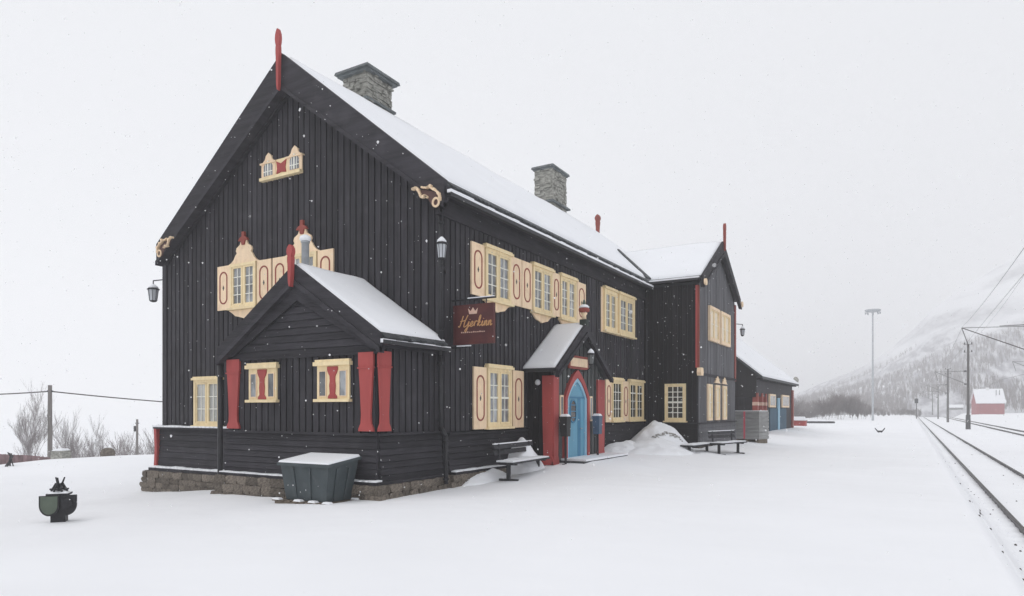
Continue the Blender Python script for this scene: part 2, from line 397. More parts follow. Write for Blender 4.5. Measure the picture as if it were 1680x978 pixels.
q = mb(); facade.box(q, 12.3, 26.1, 6.12, 6.5, .0, .06); q.build('frieze_board', 'tarh', B)
q = mb(); facade.box(q, 12.3, 26.1, 6.06, 6.12, .0, .09); q.build('frieze_moulding', 'tarh', B)
q = mb(); ann.box(q, -13.9, -9.2, 2.82, 2.87, .0, .09); q.build('frieze_moulding', 'tarh', B)
q = mb(); anns.box(q, 10.45, 12.58, 2.95, 3.1, .0, .07); q.build('frieze_board', 'tarh', B)
# corner boards
for fr, a0, a1, z0, z1, m in ((facade, 12.58, 12.76, 1.18, 6.4, 'tar'), (gable, -9.35, -9.14, 1.18, 6.2, 'tar'), (gable, XW-.03, XW+.16, 1.18, 6.4, 'tar')):
    q = mb(); fr.box(q, a0, a1, z0, z1, 0, .05); q.build('corner_board', m, B)
# red flared corner boards of the annex
def redboard(fr, c, w, z0=1.26, z1=2.86, o=.05, th=.05):
    pts = []
    for z, k in ((z0, 1.05), (z0+.06, 1.0), (z0+.16, .72), (z0+.35, .66), (z0+1.0, .86), (z1-.28, 1.0), (z1-.26, 1.06), (z1, 1.06)): pts.append((z, k*w/2))
    poly = [(c+h, z) for z, h in pts]+[(c-h, z) for z, h in pts[::-1]]
    q = mb(); fr.poly(q, poly, o, o+th)
    fr.poly(q, [(c-w*.55, z1-.33), (c+w*.55, z1-.33), (c+w*.55, z1-.30), (c-w*.55, z1-.30)], o, o+th+.02)
    return q.build('corner_board', 'red', B, label='broad red corner board flaring at its foot')
redboard(ann, -13.58, .42); redboard(ann, -9.50, .38); redboard(anns, 10.62, .36, 1.26, 2.88)
q = mb(); gable.poly(q, [(-19.84, -.04), (-19.72, -.04), (-19.68, .5), (-19.72, 1.12), (-19.84, 1.12), (-19.80, .5)], -.3, .20); q.build('corner_board', 'red', B)
q = mb(); wfront.box(q, 26.02, 26.16, 3.3, 6.45, .0, .06); q.build('corner_board', 'redbrown', B)
q = mb(); wside.box(q, -7.10, -6.97, 3.3, 6.45, .0, .07); q.build('corner_board', 'red', B)
q = mb(); wfront.poly(q, [(26.0, 3.0), (26.3, 3.0), (26.36, 3.12), (26.3, 3.3), (26.0, 3.3), (25.95, 3.12)], .0, .16); q.build('corner_bracket', 'cream', B)
q = mb(); wfront.box(q, 32.2, 32.42, 3.0, 6.5, .0, .07); q.build('corner_board', 'redbrown', B)
# wing mid ledge
q = mb(); wfront.box(q, 26.1, 32.4, 3.02, 3.12, 0, .07); q.build('ledge', 'tarh', B)

# plinth stones
stone_meshes = []
for k in range(7):
    q = MB(); nn = 0
    vs = []
    for i, (a, b, c) in enumerate([(x, y, z) for x in (-1, 0, 1) for y in (-1, 1) for z in (-1, 0, 1)]):
        r = 1-.16*(abs(a)+abs(c))*.5
        vs.append(((a*.5*(1-.12*abs(c)))+random.uniform(-.05, .05), (b*.5*(r if b < 0 else 1))+random.uniform(-.06, .06), (c*.5*(1-.10*abs(a)))+random.uniform(-.06, .06)))
    idx = lambda i, j, k_: i*6+j*3+k_
    fs = []
    for j in (0, 1):
        for i in (0, 1):
            for k_ in (0, 1):
                f = (idx(i, j, k_), idx(i+1, j, k_), idx(i+1, j, k_+1), idx(i, j, k_+1)); fs.append(f if j == 0 else f[::-1])
    for i in (0, 1): fs += [(idx(i, 0, 0), idx(i, 1, 0), idx(i+1, 1, 0), idx(i+1, 0, 0)), (idx(i, 0, 2), idx(i+1, 0, 2), idx(i+1, 1, 2), idx(i, 1, 2))]
    for k_ in (0, 1): fs += [(idx(0, 0, k_), idx(0, 0, k_+1), idx(0, 1, k_+1), idx(0, 1, k_)), (idx(2, 0, k_), idx(2, 1, k_), idx(2, 1, k_+1), idx(2, 0, k_+1))]
    me = bpy.data.meshes.new('stone'); me.from_pydata(vs, [], fs); me.materials.append(M['stone']); stone_meshes.append(me)
def stones(fr, a0, a1, z0, z1, o, par, rz=0, h=.17):
    z = z1; row = 0
    while z > z0:
        hh = h*random.uniform(.85, 1.2); a = a0+random.uniform(-.2, 0)
        while a < a1:
            w = random.uniform(.2, .48); w = min(w, a1-a+.05)
            s = bpy.data.objects.new('stone', random.choice(stone_meshes)); COL.objects.link(s); s.parent = par
            P = fr.P(a+w/2, z-hh/2, o)
            s.location = (P[0]-RO[0], P[1]-RO[1], P[2]); s.scale = (w*1.02, random.uniform(.16, .24), hh*1.04); s.rotation_euler = (0, random.uniform(-.04, .04), rz+random.uniform(-.05, .05))
            a += w
        z -= hh; row += 1
def plinth(x0, x1, y0, y1, z0, z1):
    q = mb(); q.box(x0, x1, y0, y1, z0, z1); return q.build('plinth', 'mortar', B)
pg = plinth(-19.95, -9.3, 12.35, 33, -2, -.14); stones(gable, -20.1, -13.9, -.95, -.14, .27, pg)
pa = plinth(-13.95, -9.1, 10.35, 12.9, -1, .19); stones(ann, -14.0, -9.05, -.35, .19, .17, pa); stones(anns, 10.4, 12.6, -.3, .19, .17, pa, pi/2)
pf = plinth(-9.35, -9.02, 12.7, 26.2, -1, .21); stones(facade, 12.7, 16.3, -.12, .21, .17, pf, pi/2)
pwg = plinth(-9.3, -6.98, 26.05, 32.45, -1, .28)

# ---- windows
def casement(fr, a0, a1, z0, z1, cols, rows, W_, gl='glass', o=.078, pos=None, frm='yellow', fw=.045, barw=.022):
    q = mb()
    for (b0, b1, c0, c1) in ((a0, a0+fw, z0, z1), (a1-fw, a1, z0, z1), (a0+fw, a1-fw, z0, z0+fw), (a0+fw, a1-fw, z1-fw, z1)): fr.box(q, b0, b1, c0, c1, o-.03, o+.03)
    q.build('casement', frm, W_)
    q = mb(); fr.box(q, a0+fw, a1-fw, z0+fw, z1-fw, o-.02, o-.006); q.build('pane', gl, W_)
    q = mb()
    for i in range(1, cols):
        c = a0+fw+(a1-a0-2*fw)*i/cols; fr.box(q, c-barw/2, c+barw/2, z0+fw, z1-fw, o-.008, o+.016)
    for i in range(1, rows):
        c = z0+fw+(z1-z0-2*fw)*i/rows; b = barw*(.9 if (pos is None or i != pos) else 2.0); fr.box(q, a0+fw, a1-fw, c-b/2, c+b/2, o-.006, o+.019)
    if cols > 1 or rows > 1: q.build('glazing_bars', 'bar', W_)
def window(fr, a0, a1, z0, z1, ncas=2, cols=2, rows=4, gl='glass', fw=.075, dep=.125, header=True, sill=True, mid=.07, pos=None, label=None, fm='yellow', bn=.024):
    q = mb()
    for (b0, b1, c0, c1) in ((a0, a0+fw, z0, z1), (a1-fw, a1, z0, z1), (a0+fw, a1-fw, z0, z0+fw), (a0+fw, a1-fw, z1-fw, z1)): fr.box(q, b0, b1, c0, c1, .0, dep)
    wi = (a1-a0-2*fw-mid*(ncas-1))/ncas
    for i in range(1, ncas):
        c = a0+fw+i*wi+(i-1)*mid; fr.box(q, c, c+mid, z0+fw, z1-fw, .0, dep-.03)
    W_ = q.build('window', fm, B, label=label)
    for i in range(ncas):
        c = a0+fw+i*(wi+mid); casement(fr, c+.002, c+wi-.002, z0+fw+.002, z1-fw-.002, cols, rows, W_, gl, pos=pos, barw=bn)
    if header: q = mb(); fr.box(q, a0-.05, a1+.05, z1, z1+.06, 0, dep+.05); fr.box(q, a0-.02, a1+.02, z1+.06, z1+.10, 0, dep+.02); q.build('header', fm, W_)
    if sill: q = mb(); fr.box(q, a0-.05, a1+.05, z0-.055, z0, 0, dep+.06); q.build('sill', fm, W_)
    return W_
def stadium(c, zc, w, h, k=10):
    pts = []; r = w/2
    for i in range(k+1): t = pi*i/k; pts.append((c+r*cos(t), zc+h/2-r+r*sin(t)))
    for i in range(k+1): t = pi+pi*i/k; pts.append((c+r*cos(t), zc-h/2+r+r*sin(t)))
    return pts
def ring(fr, q, outer, inner, o0, o1, m):
    n_ = len(outer)
    for i in range(n_):
        j = (i+1) % n_; P = fr.P
        A_, B_, C_, D_ = outer[i], outer[j], inner[j], inner[i]
        q.hexa([P(A_[0], A_[1], o0), P(B_[0], B_[1], o0), P(C_[0], C_[1], o0), P(D_[0], D_[1], o0), P(A_[0], A_[1], o1), P(B_[0], B_[1], o1), P(C_[0], C_[1], o1), P(D_[0], D_[1], o1)], m)
def shutter(fr, a0, a1, z0, z1, W_, o=.05, hinges=False):
    q = mb(); g = .012
    fr.box(q, a0+g, a1-g, z0, z1, o, o+.045)
    c = (a0+a1)/2; w = (a1-a0)*.60; h = (z1-z0)*.74; zc = (z0+z1)/2
    ring(fr, q, stadium(c, zc, w, h), stadium(c, zc, w-.075, h-.075), o+.045, o+.056, 1)
    fr.poly(q, [(c, zc-.07), (c+.028, zc), (c, zc+.07), (c-.028, zc)], o+.045, o+.053, 2)
    fr.box(q, c-.03, c+.03, zc-.008, zc+.008, o+.0451, o+.0535, 2)
    return q.build('shutter', ['cream', 'redbrown', 'dull'], W_)
PED = [(-.66, 0), (-.52, .05), (-.42, .13), (-.35, .24), (-.29, .30), (-.33, .36), (-.30, .44), (-.16, .52), (-.12, .62), (0, .68), (.12, .62), (.16, .52), (.30, .44), (.33, .36), (.29, .30), (.35, .24), (.42, .13), (.52, .05), (.66, 0)]
APR = [(.62, 0), (.5, -.06), (.35, -.16), (.15, -.2), (0, -.24), (-.15, -.2), (-.35, -.16), (-.5, -.06), (-.62, 0)]
def pediment(fr, c, z, W_, k=1., kz=1., fin=True):
    q = mb(); fr.poly(q, [(c+a*k, z+b*kz) for a, b in PED], .03, .085); q.build('pediment', 'cream', W_)
    if fin:
        q = mb(); zz = z+.60*kz
        fr.poly(q, [(c-.05, zz-.1), (c+.05, zz-.1), (c+.09, zz+.02), (c+.2, zz+.02), (c+.13, zz+.10), (c+.05, zz+.13), (c+.05, zz+.26), (c-.05, zz+.26), (c-.05, zz+.13), (c-.13, zz+.10), (c-.2, zz+.02), (c-.09, zz+.02)], .05, .12); q.build('finial', 'redbrown', W_)
def apron(fr, c, z, W_):
    q = mb(); fr.poly(q, [(c+a, z+b) for a, b in APR], .03, .08); q.build('apron', 'cream', W_)
# upper facade band
z0, z1 = 4.47, 5.74
W1 = window(facade, 14.22, 15.46, z0-.02, z1-.03, label='leftmost shuttered window of the upper row over the hanging sign', pos=None)
shutter(facade, 13.61, 14.2, z0, z1, W1); shutter(facade, 15.48, 16.06, z0, z1, W1)
W2 = window(facade, 16.67, 17.87, z0-.02, z1-.03, label='middle shuttered window of the upper row')
shutter(facade, 16.07, 16.65, z0, z1, W2); shutter(facade, 17.9, 18.38, z0, z1, W2)
W3 = window(facade, 18.4, 19.5, z0-.02, z1-.03, label='upper window behind the porch roof ornament')
shutter(facade, 19.6, 20.28, z0, z1, W3)
for W_, c in ((W1, 14.84), (W2, 17.27), (W3, 18.95)): apron(facade, c, z0-.06, W_)
# lower left facade
W4 = window(facade, 14.32, 15.48, 1.26, 2.74, rows=4, pos=2, label='ground floor shuttered window beside the bench'); shutter(facade, 13.71, 14.3, 1.22, 2.74, W4); shutter(facade, 15.58, 16.18, 1.22, 2.74, W4)
# right of porch
W5 = window(facade, 21.8, 22.95, 4.42, 5.86, cols=2, rows=4, gl='glass', fw=.12, label='left window of the upper pair right of the porch'); W6 = window(facade, 23.15, 24.75, 4.42, 5.86, cols=2, rows=4, fw=.14, label='right window of the upper pair right of the porch')
q = mb(); facade.box(q, 21.65, 24.85, 4.36, 5.9, .004, .048); q.build('window_surround', 'cream', B)
W7 = window(facade, 22.5, 23.5, 1.3, 2.74, ncas=1, cols=3, rows=4, gl='glassdark', label='ground floor window right of the porch, nearer one'); W8 = window(facade, 24.2, 25.75, 1.3, 2.74, cols=2, rows=4, pos=3, gl='glassdark', label='ground floor window right of the porch, farther one')
shutter(facade, 21.95, 22.48, 1.26, 2.74, W7); shutter(facade, 23.55, 24.15, 1.26, 2.74, W8)
# gable first floor pair
z0, z1 = 4.52, 5.74
W9 = window(gable, -16.42, -15.36, z0, z1, header=False, pos=None, label='left window of the gable pair with curved pediment')
shutter(gable, -17.0, -16.44, z0-.02, z1, W9); shutter(gable, -15.34, -14.76, z0-.02, z1, W9); pediment(gable, -15.88, z1+.0, W9); apron(gable, -15.89, z0-.06, W9)
W10 = window(gable, -14.13, -13.07, z0, z1, header=False, label='right window of the gable pair, partly behind the annex roof')
shutter(gable, -14.72, -14.15, z0-.02, z1, W10); shutter(gable, -13.05, -12.49, z0-.02, z1, W10); pediment(gable, -13.6, z1+.0, W10); apron(gable, -13.6, z0-.06, W10)
# mini window
q = mb(); gable.box(q, -15.16, -13.62, 7.84, 7.92, .0, .16); gable.box(q, -14.72, -14.08, 7.92, 8.36, .0, .06); MW = q.build('window', 'yellow', B, label='small carved twin window high in the gable')
for c in (-14.9, -13.9):
    q = mb(); gable.poly(q, [(c-.27, 7.92), (c+.27, 7.92), (c+.27, 8.32), (c+.14, 8.42), (c+.1, 8.52), (c, 8.6), (c-.1, 8.52), (c-.14, 8.42), (c-.27, 8.32)], .0, .075)
    gable.box(q, c-.3, c+.3, 8.30, 8.34, 0, .11); q.build('pediment', 'cream', MW)
    q = mb(); gable.poly(q, [(c-.17, 7.98), (c+.17, 7.98), (c+.17, 8.24), (c+.07, 8.36), (c-.07, 8.36), (c-.17, 8.24)], .075, .082); q.build('pane', 'glass', MW)
    q = mb(); gable.box(q, c-.02, c+.02, 7.98, 8.38, .08, .095); gable.box(q, c-.1, c-.085, 7.98, 8.33, .08, .093); gable.box(q, c+.085, c+.1, 7.98, 8.33, .08, .093); gable.box(q, c-.17, c+.17, 8.08, 8.1, .08, .092); q.build('glazing_bars', 'bar', MW)
q = mb(); gable.poly(q, [(-14.58, 7.97), (-14.4, 8.0), (-14.22, 7.97), (-14.25, 8.1), (-14.21, 8.3), (-14.4, 8.22), (-14.58, 8.3), (-14.55, 8.1)], .06, .085); q.build('carved_panel', 'red', MW)
# low left window
window(gable, -18.03, -16.86, 1.24, 2.55, cols=2, rows=3, gl='curtain', label='ground floor window at the left end of the gable wall')
# annex small windows
for c in (-12.6, -10.43):
    q = mb(); ann.box(q, c-.46, c+.46, 1.92, 2.62, .0, .07); ann.box(q, c-.52, c+.52, 2.62, 2.70, .0, .14); ann.box(q, c-.49, c+.49, 2.70, 2.75, .0, .11); ann.box(q, c-.51, c+.51, 1.86, 1.92, .0, .14)
    AW = q.build('window', 'yellow', B, label='small annex window with red carved baluster, '+('near the left red corner' if c < -11 else 'near the right red corner'))
    for d in (-.29, .29):
        q = mb(); ann.box(q, c+d-.09, c+d+.09, 1.99, 2.5, .07, .076); q.build('pane', 'glass', AW)
        q = mb(); ring(ann, q, [(c+d-.11, 1.97), (c+d+.11, 1.97), (c+d+.11, 2.52), (c+d-.11, 2.52)], [(c+d-.09, 1.99), (c+d+.09, 1.99), (c+d+.09, 2.5), (c+d-.09, 2.5)], .07, .09, 0); q.build('casement', 'cream', AW)
    q = mb(); prof = [(1.93, .125), (1.98, .12), (2.03, .07), (2.2, .085), (2.3, .07), (2.4, .075), (2.47, .12), (2.53, .145), (2.6, .145)]
    ann.poly(q, [(c+h, z) for z, h in prof]+[(c-h, z) for z, h in prof[::-1]], .07, .095); q.build('carved_panel', 'red', AW)
# wing windows
window(wside, -8.29, -7.47, 1.26, 2.7, ncas=1, cols=3, rows=6, gl='glassdark', pos=3, sill=True, header=False, label='many paned window in the dark side wall of the wing', bn=.035)
for a, b in ((27.45, 29.05), (29.3, 31.0)): window(wfront, a, b, 4.46, 5.86, cols=1, rows=2, gl='blind', fw=.12, dep=.14, header=False, sill=False, fm='cream')
for a, b in ((27.3, 28.0), (28.55, 29.25), (29.8, 30.5)):
    w_ = window(wfront, a, b, 1.26, 2.72, ncas=1, cols=1, rows=2, gl='blind', fw=.09, dep=.10, header=False, sill=False, fm='cream')
    if a > 28: pediment(wfront, (a+b)/2, 2.80, w_, .78, .42, False)

# ---- roofs
def slope_slab(eave0, eave1, ridge0, ridge1, th, drop=0):
    q = mb(); a, b, c, d = eave0, eave1, ridge1, ridge0
    q.hexa([(v[0], v[1], v[2]-th) for v in (a, b, c, d)]+[a, b, c, d]); return q
def snow_sheet(par, e0, e1, r0, r1, th=.10, nu=60, nv=16, edge=.03, name='roof_snow', clip=None, wob=.03):
    """snow blanket between the eave line e0-e1 and the ridge line r0-r1"""
    q = mb(); e0, e1, r0, r1 = map(lambda t: np.array(t, float), (e0, e1, r0, r1))
    top = []; 
    for j in range(nv+1):
        v = j/nv
        for i in range(nu+1):
            u = i/nu; pnt = (e0*(1-u)+e1*u)*(1-v)+(r0*(1-u)+r1*u)*v
            dx, dy = u, v
            du = min(u, 1-u)*np.linalg.norm(e1-e0); dv = v*np.linalg.norm(r0-e0)
            ed = min(1, (min(du/.12, dv/.15)))
            h = th*(.45+.55*math.sqrt(max(0, ed)))+ .42*th*float(fbm(pnt[0]*.7+5, pnt[1]*.7, 4))
            pp = pnt.copy()
            if j == 0: pp += (e0-r0)/np.linalg.norm(e0-r0)*wob*float(vn(u*nu*.6, 3.3))
            pp[2] += max(.015, h); top.append(pp)
    bot = []
    k = len(top)
    fs = [(j*(nu+1)+i, j*(nu+1)+i+1, (j+1)*(nu+1)+i+1, (j+1)*(nu+1)+i) for j in range(nv) for i in range(nu)]
    rim = [i for i in range(nu+1)]+[j*(nu+1)+nu for j in range(1, nv+1)]+[nv*(nu+1)+i for i in range(nu-1, -1, -1)]+[j*(nu+1) for j in range(nv-1, 0, -1)]
    full = [(e0*(1-(i % (nu+1))/nu)+e1*((i % (nu+1))/nu))*(1-(i//(nu+1))/nv)+(r0*(1-(i % (nu+1))/nu)+r1*((i % (nu+1))/nu))*((i//(nu+1))/nv)+np.array((0, 0, .005)) for i in rim]
    vs = top+full
    for t in range(len(rim)): fs.append((rim[t], k+t, k+(t+1) % len(rim), rim[(t+1) % len(rim)]))
    q.add(vs, fs); return q.build(name, 'snow', par, True)
XEE, XWE = -8.90, -19.48          # eave edges
YF, YB = 12.39, 32.85
roof = slope_slab((XEE, YF, roofz(XEE)), (XEE, YB, roofz(XEE)), (RX, YF, RZ), (RX, YB, RZ), .12)
q2 = slope_slab((XWE, YB, roofz(XWE)), (XWE, YF, roofz(XWE)), (RX, YB, RZ), (RX, YF, RZ), .12)
roof.add(q2.v, q2.f); ROOF = roof.build('roof', 'slate', B)
snow_sheet(ROOF, (XEE-.17, YF+.06, roofz(XEE-.17)), (XEE-.17, YB-.05, roofz(XEE-.17)), (RX, YF+.06, RZ), (RX, YB-.05, RZ), .13, 150, 24)
snow_sheet(ROOF, (XWE+.1, YB-.05, roofz(XWE+.1)), (XWE+.1, YF+.06, roofz(XWE+.1)), (RX, YB-.05, RZ), (RX, YF+.06, RZ), .13, 60, 12)
yy = YF+.1; sl = None
while yy < 25.9:
    w = random.uniform(.15, .2); q = mb(); j = random.uniform(-.02, .03)
    x0, x1 = XEE-.22, XEE+.04+j
    q.hexa([(x0, yy, roofz(x0)+.002), (x1, yy+.01, roofz(x1)+.0), (x1, yy+w-.03, roofz(x1)+.0), (x0, yy+w-.012, roofz(x0)+.002), (x0, yy, roofz(x0)+.03), (x1, yy+.01, roofz(x1)+.035), (x1, yy+w-.03, roofz(x1)+.035), (x0, yy+w-.012, roofz(x0)+.03)])
    q.build('slate', 'slate', ROOF); yy += w
# gutter under the eave, filled with snow
def gutter(x, y0, y1, z, par=B):
    q = mb(); q.box(x-.13, x+.0, y0, y1, z-.09, z-.07); q.box(x-.02, x, y0, y1, z-.07, z); q.box(x-.13, x-.11, y0, y1, z-.07, z)
    G = q.build('gutter', 'pipe', B)
    q = mb(); k = int((y1-y0)/.3)
    for i in range(k):
        a = y0+(y1-y0)*i/k; b = y0+(y1-y0)*(i+1)/k; q.box(x-.11, x+.004, a, b, z+.001, z+.05+.02*random.uniform(.1, 1.4))
    q.build('snow_strip', 'snow', G); return G
gutter(-8.74, 12.3, 26.0, 6.50)
q = mb(); q.box(-9.17, -8.86, 12.3, 26.0, 6.47, 6.52); q.box(-8.89, -8.86, 12.3, 26.0, 6.50, 6.64); q.build('eave_board', 'tarh', B)
# barge boards of the main gable
def barge(y0, y1, px, pz, xl, xr, slope, wd, name='barge_board', m='tarh', lip=.05, par=B, tp=.9):
    for sgn, xe in ((-1, xl), (1, xr)):
        q = mb(); ze = pz-slope*abs(xe-px)
        q.prism([(px, y0, pz), (xe, y0, ze), (xe, y0, ze-wd*tp), (px, y0, pz-wd)][::1], (0, y1-y0, 0)); q.build(name, m, par)
        q = mb(); q.prism([(px, y0-lip, pz-wd+.10), (xe, y0-lip, ze-wd*tp+.10), (xe, y0-lip, ze-wd*tp-.02), (px, y0-lip, pz-wd-.02)], (0, y1-y0+lip+.06, 0)); q.build('barge_moulding', m, par)
barge(12.24, 12.39, RX, RZ+.08, -19.46, -8.90, .80, .93, lip=.035, tp=.66)
# set-back inner rake board and soffit shade gap
for xe in (-19.4, -9.0):
    q = mb(); ze = roofz(xe); q.prism([(RX, 12.46, RZ-.7), (xe, 12.46, ze-.40), (xe, 12.46, ze-.56), (RX, 12.46, RZ-.92)], (0, .10, 0)); q.build('rake_board', 'tarh', B)
# annex roof
AX, AZ, AS = -11.45, 4.78, .665
def az(x): return AZ-AS*abs(x-AX)
r_ = slope_slab((-9.06, 10.37, az(-9.06)), (-9.06, 12.58, az(-9.06)), (AX, 10.37, AZ), (AX, 12.58, AZ), .09); q2 = slope_slab((-14.0, 12.58, az(-14.0)), (-14.0, 10.37, az(-14.0)), (AX, 12.58, AZ), (AX, 10.37, AZ), .09)
r_.add(q2.v, q2.f); AR = r_.build('annex_roof', 'slate', B)
snow_sheet(AR, (-9.10, 10.385, az(-9.1)), (-9.10, 12.57, az(-9.1)), (AX, 10.385, AZ), (AX, 12.57, AZ), .10, 30, 24)
snow_sheet(AR, (-13.98, 12.57, az(-13.98)), (-13.98, 10.385, az(-13.98)), (AX, 12.57, AZ), (AX, 10.385, AZ), .05, 20, 16)
yy = 10.39
while yy < 12.5:
    w = random.uniform(.17, .24); q = mb(); x0, x1 = -9.2, -8.98+random.uniform(-.02, .02)
    q.hexa([(x0, yy, az(x0)+.002), (x1, yy, az(x1)), (x1, yy+w-.02, az(x1)), (x0, yy+w-.01, az(x0)+.002), (x0, yy, az(x0)+.03), (x1, yy, az(x1)+.03), (x1, yy+w-.02, az(x1)+.03), (x0, yy+w-.01, az(x0)+.03)]); q.build('slate', 'slate', AR); yy += w
q = mb(); q.box(-9.05, -8.93, 10.3, 12.6, 3.0, 3.02); q.box(-8.95, -8.93, 10.3, 12.6, 3.02, 3.08); G2 = q.build('gutter', 'pipe', B)
q = mb()
for i in range(12): q.box(-9.05, -8.952, 10.31+i*.19, 10.5+i*.19, 3.02, 3.085+random.uniform(0, .025))
q.build('snow_strip', 'snow', G2)
barge(10.29, 10.36, AX, AZ+.05, -14.0, -9.03, AS, .42, lip=.03)
for sgn in (-1, 1):
    xe = AX+sgn*2.40; q = mb(); q.prism([(AX, 10.372, AZ-.38), (xe, 10.372, az(xe)-.34), (xe, 10.372, 2.92), (xe-sgn*.28, 10.372, 2.92), (AX, 10.372, AZ-.72)], (0, .06, 0)); q.build('rake_board', 'tarh', B)
# wing roof
WY, WZ, WS = 29.2, 8.70, .60
def wz(y): return WZ-WS*abs(y-WY)
def main_x(z): return RX+(RZ-z)/RSL
for s_, ye in ((-1, 25.97), (1, 32.43)):
    ze = wz(ye); q = mb(); a = (-6.85, ye, ze); b = (main_x(ze)-.1, ye, ze); c = (main_x(WZ)-.1, WY, WZ); d = (-6.85, WY, WZ)
    pts = [a, b, c, d] if s_ > 0 else [b, a, d, c]
    q.hexa([(v[0], v[1], v[2]-.1) for v in pts]+pts); WR = q.build('wing_roof', 'slate', B)
    ze2 = wz(ye+.08*(-s_)); y2 = ye-.08*s_
    if s_ < 0: snow_sheet(WR, (main_x(ze2)-.05, y2, ze2), (-6.88, y2, ze2), (main_x(WZ)-.05, WY, WZ), (-6.88, WY, WZ), .12, 24, 24)
    else: snow_sheet(WR, (-6.88, y2, ze2), (main_x(ze2)-.05, y2, ze2), (-6.88, WY, WZ), (main_x(WZ)-.05, WY, WZ), .12, 24, 24)
q = mb(); q.box(-8.9, -6.9, 25.84, 25.96, 6.62, 6.70); q.build('gutter', 'pipe', B)
q = mb(); q.box(-8.9, -6.92, 25.845, 25.95, 6.70, 6.76); q.build('gutter_snow', 'snow', B)
# valley flashing
q = mb(); q.hexa([(-8.95, 25.86, 6.84), (-8.85, 26.0, 6.83), (-11.40, 29.12, 8.90), (-11.46, 29.05, 8.91), (-8.95, 25.86, 6.90), (-8.85, 26.0, 6.89), (-11.40, 29.12, 8.96), (-11.46, 29.05, 8.97)]); q.build('valley_flashing', 'slate', B)
# wing barge boards (gable faces the track)
for s_, ye in ((-1, 25.9), (1, 32.5)):
    ze = wz(ye)+.06; q = mb(); q.prism([(-6.86, WY, WZ+.06), (-6.86, ye, ze), (-6.86, ye, ze-.45), (-6.86, WY, WZ-.52)], (.09, 0, 0)); q.build('barge_board', 'tarh', B)
    q = mb(); q.prism([(-6.78, WY, WZ-.42), (-6.78, ye, ze-.35), (-6.78, ye, ze-.47), (-6.78, WY, WZ-.54)], (.06, 0, 0)); q.build('barge_moulding', 'tarh', B)
    q = mb(); q.tube((-6.74, ye-s_*.08, ze-.25), (-6.66, ye-s_*.08, ze-.25), .13, .13, 12); q.build('carved_scroll', 'cream', B)
def finial(c, z0, z1, w, d, m='red', axis='y', top=True):
    """carved upright on a gable peak"""
    h = z1-z0; pr_ = [(0, .15), (.08, .55), (.12, .62), (.55, .85), (.60, 1.0), (.70, 1.0), (.73, .82), (.77, 1.15), (.84, 1.35), (.91, 1.2), (.96, .75), (1.0, .3)]
    q = mb()
    if axis == 'y': poly = [(c[0]+w/2*k, c[1]-d/2, z0+h*t) for t, k in pr_]+[(c[0]-w/2*k, c[1]-d/2, z0+h*t) for t, k in pr_[::-1]]; q.prism(poly, (0, d, 0))
    else: poly = [(c[0]-d/2, c[1]+w/2*k, z0+h*t) for t, k in pr_]+[(c[0]-d/2, c[1]-w/2*k, z0+h*t) for t, k in pr_[::-1]]; q.prism(poly, (d, 0, 0))
    return q.build('gable_finial', m, B)
finial((RX+.01, 12.15), 9.93, 11.5, .125, .09)
finial((AX, 10.22), 4.33, 5.22, .125, .10)
finial((RX, 32.95), 10.6, 11.85, .22, .14, 'redbrown')
finial((-6.74, WY), 8.35, 9.5, .14, .1, 'redbrown', 'x')
def cr(pts, k=5):
    P_ = [pts[0]]+list(pts)+[pts[-1]]; o = []
    for i in range(1, len(P_)-2):
        for t in np.linspace(0, 1, k, endpoint=False):
            a, b, c, d = map(np.array, P_[i-1:i+3]); o.append(tuple(.5*((2*b)+(-a+c)*t+(2*a-5*b+4*c-d)*t*t+(-a+3*b-3*c+d)*t**3)))
    o.append(tuple(pts[-1])); return o
# carved dragon heads on barge tips
def dragon(cx, cz, s_, y=12.08):
    q = mb(); r = .024
    body = cr([(-.60, .27), (-.50, .28), (-.42, .18), (-.36, .06), (-.27, .07), (-.20, .03)], 3)
    neck = cr([(-.34, .27), (-.22, .24), (-.14, .25), (-.04, .18), (.06, .12), (.13, .02), (.14, -.08)], 3)
    for P_, rr in ((body, r*1.25), (neck, r)):
        for a, b in P_: q.tube((cx+s_*a, y-.03, cz+b), (cx+s_*a, y+.05, cz+b), rr, rr, 6)
        q.path([(cx+s_*a, y, cz+b) for a, b in P_], rr*.9, 6)
    c = (.04, -.12); R_ = .085
    ringp = [(c[0]+R_*cos(2*pi*i/12), c[1]+R_*1.1*sin(2*pi*i/12)) for i in range(13)]
    q.path([(cx+s_*a, y, cz+b) for a, b in ringp], r*1.05, 6)
    for a, b in ((-.44, .22), (-.30, .05), (-.1, .26), (.0, .17), (.12, .06)): q.tube((cx+s_*a, y-.045, cz+b), (cx+s_*a, y+.04, cz+b), r*1.5, r*1.3, 6)
    q.build('dragon_carving', 'cream', B, label='carved pale dragon scroll at the foot of the barge board')
    q = mb(); q.prism([(cx+s_*a, y+.02, cz+b) for a, b in ((-.5, .22), (-.3, .22), (0, .12), (.1, -.05), (.05, -.2), (-.06, -.2), (-.2, .0), (-.4, .06))], (0, .03, 0)); q.build('carving_ground', 'redshade', B)
dragon(-9.10, 6.40, 1, 12.17); dragon(-19.16, 6.44, -1, 12.17)
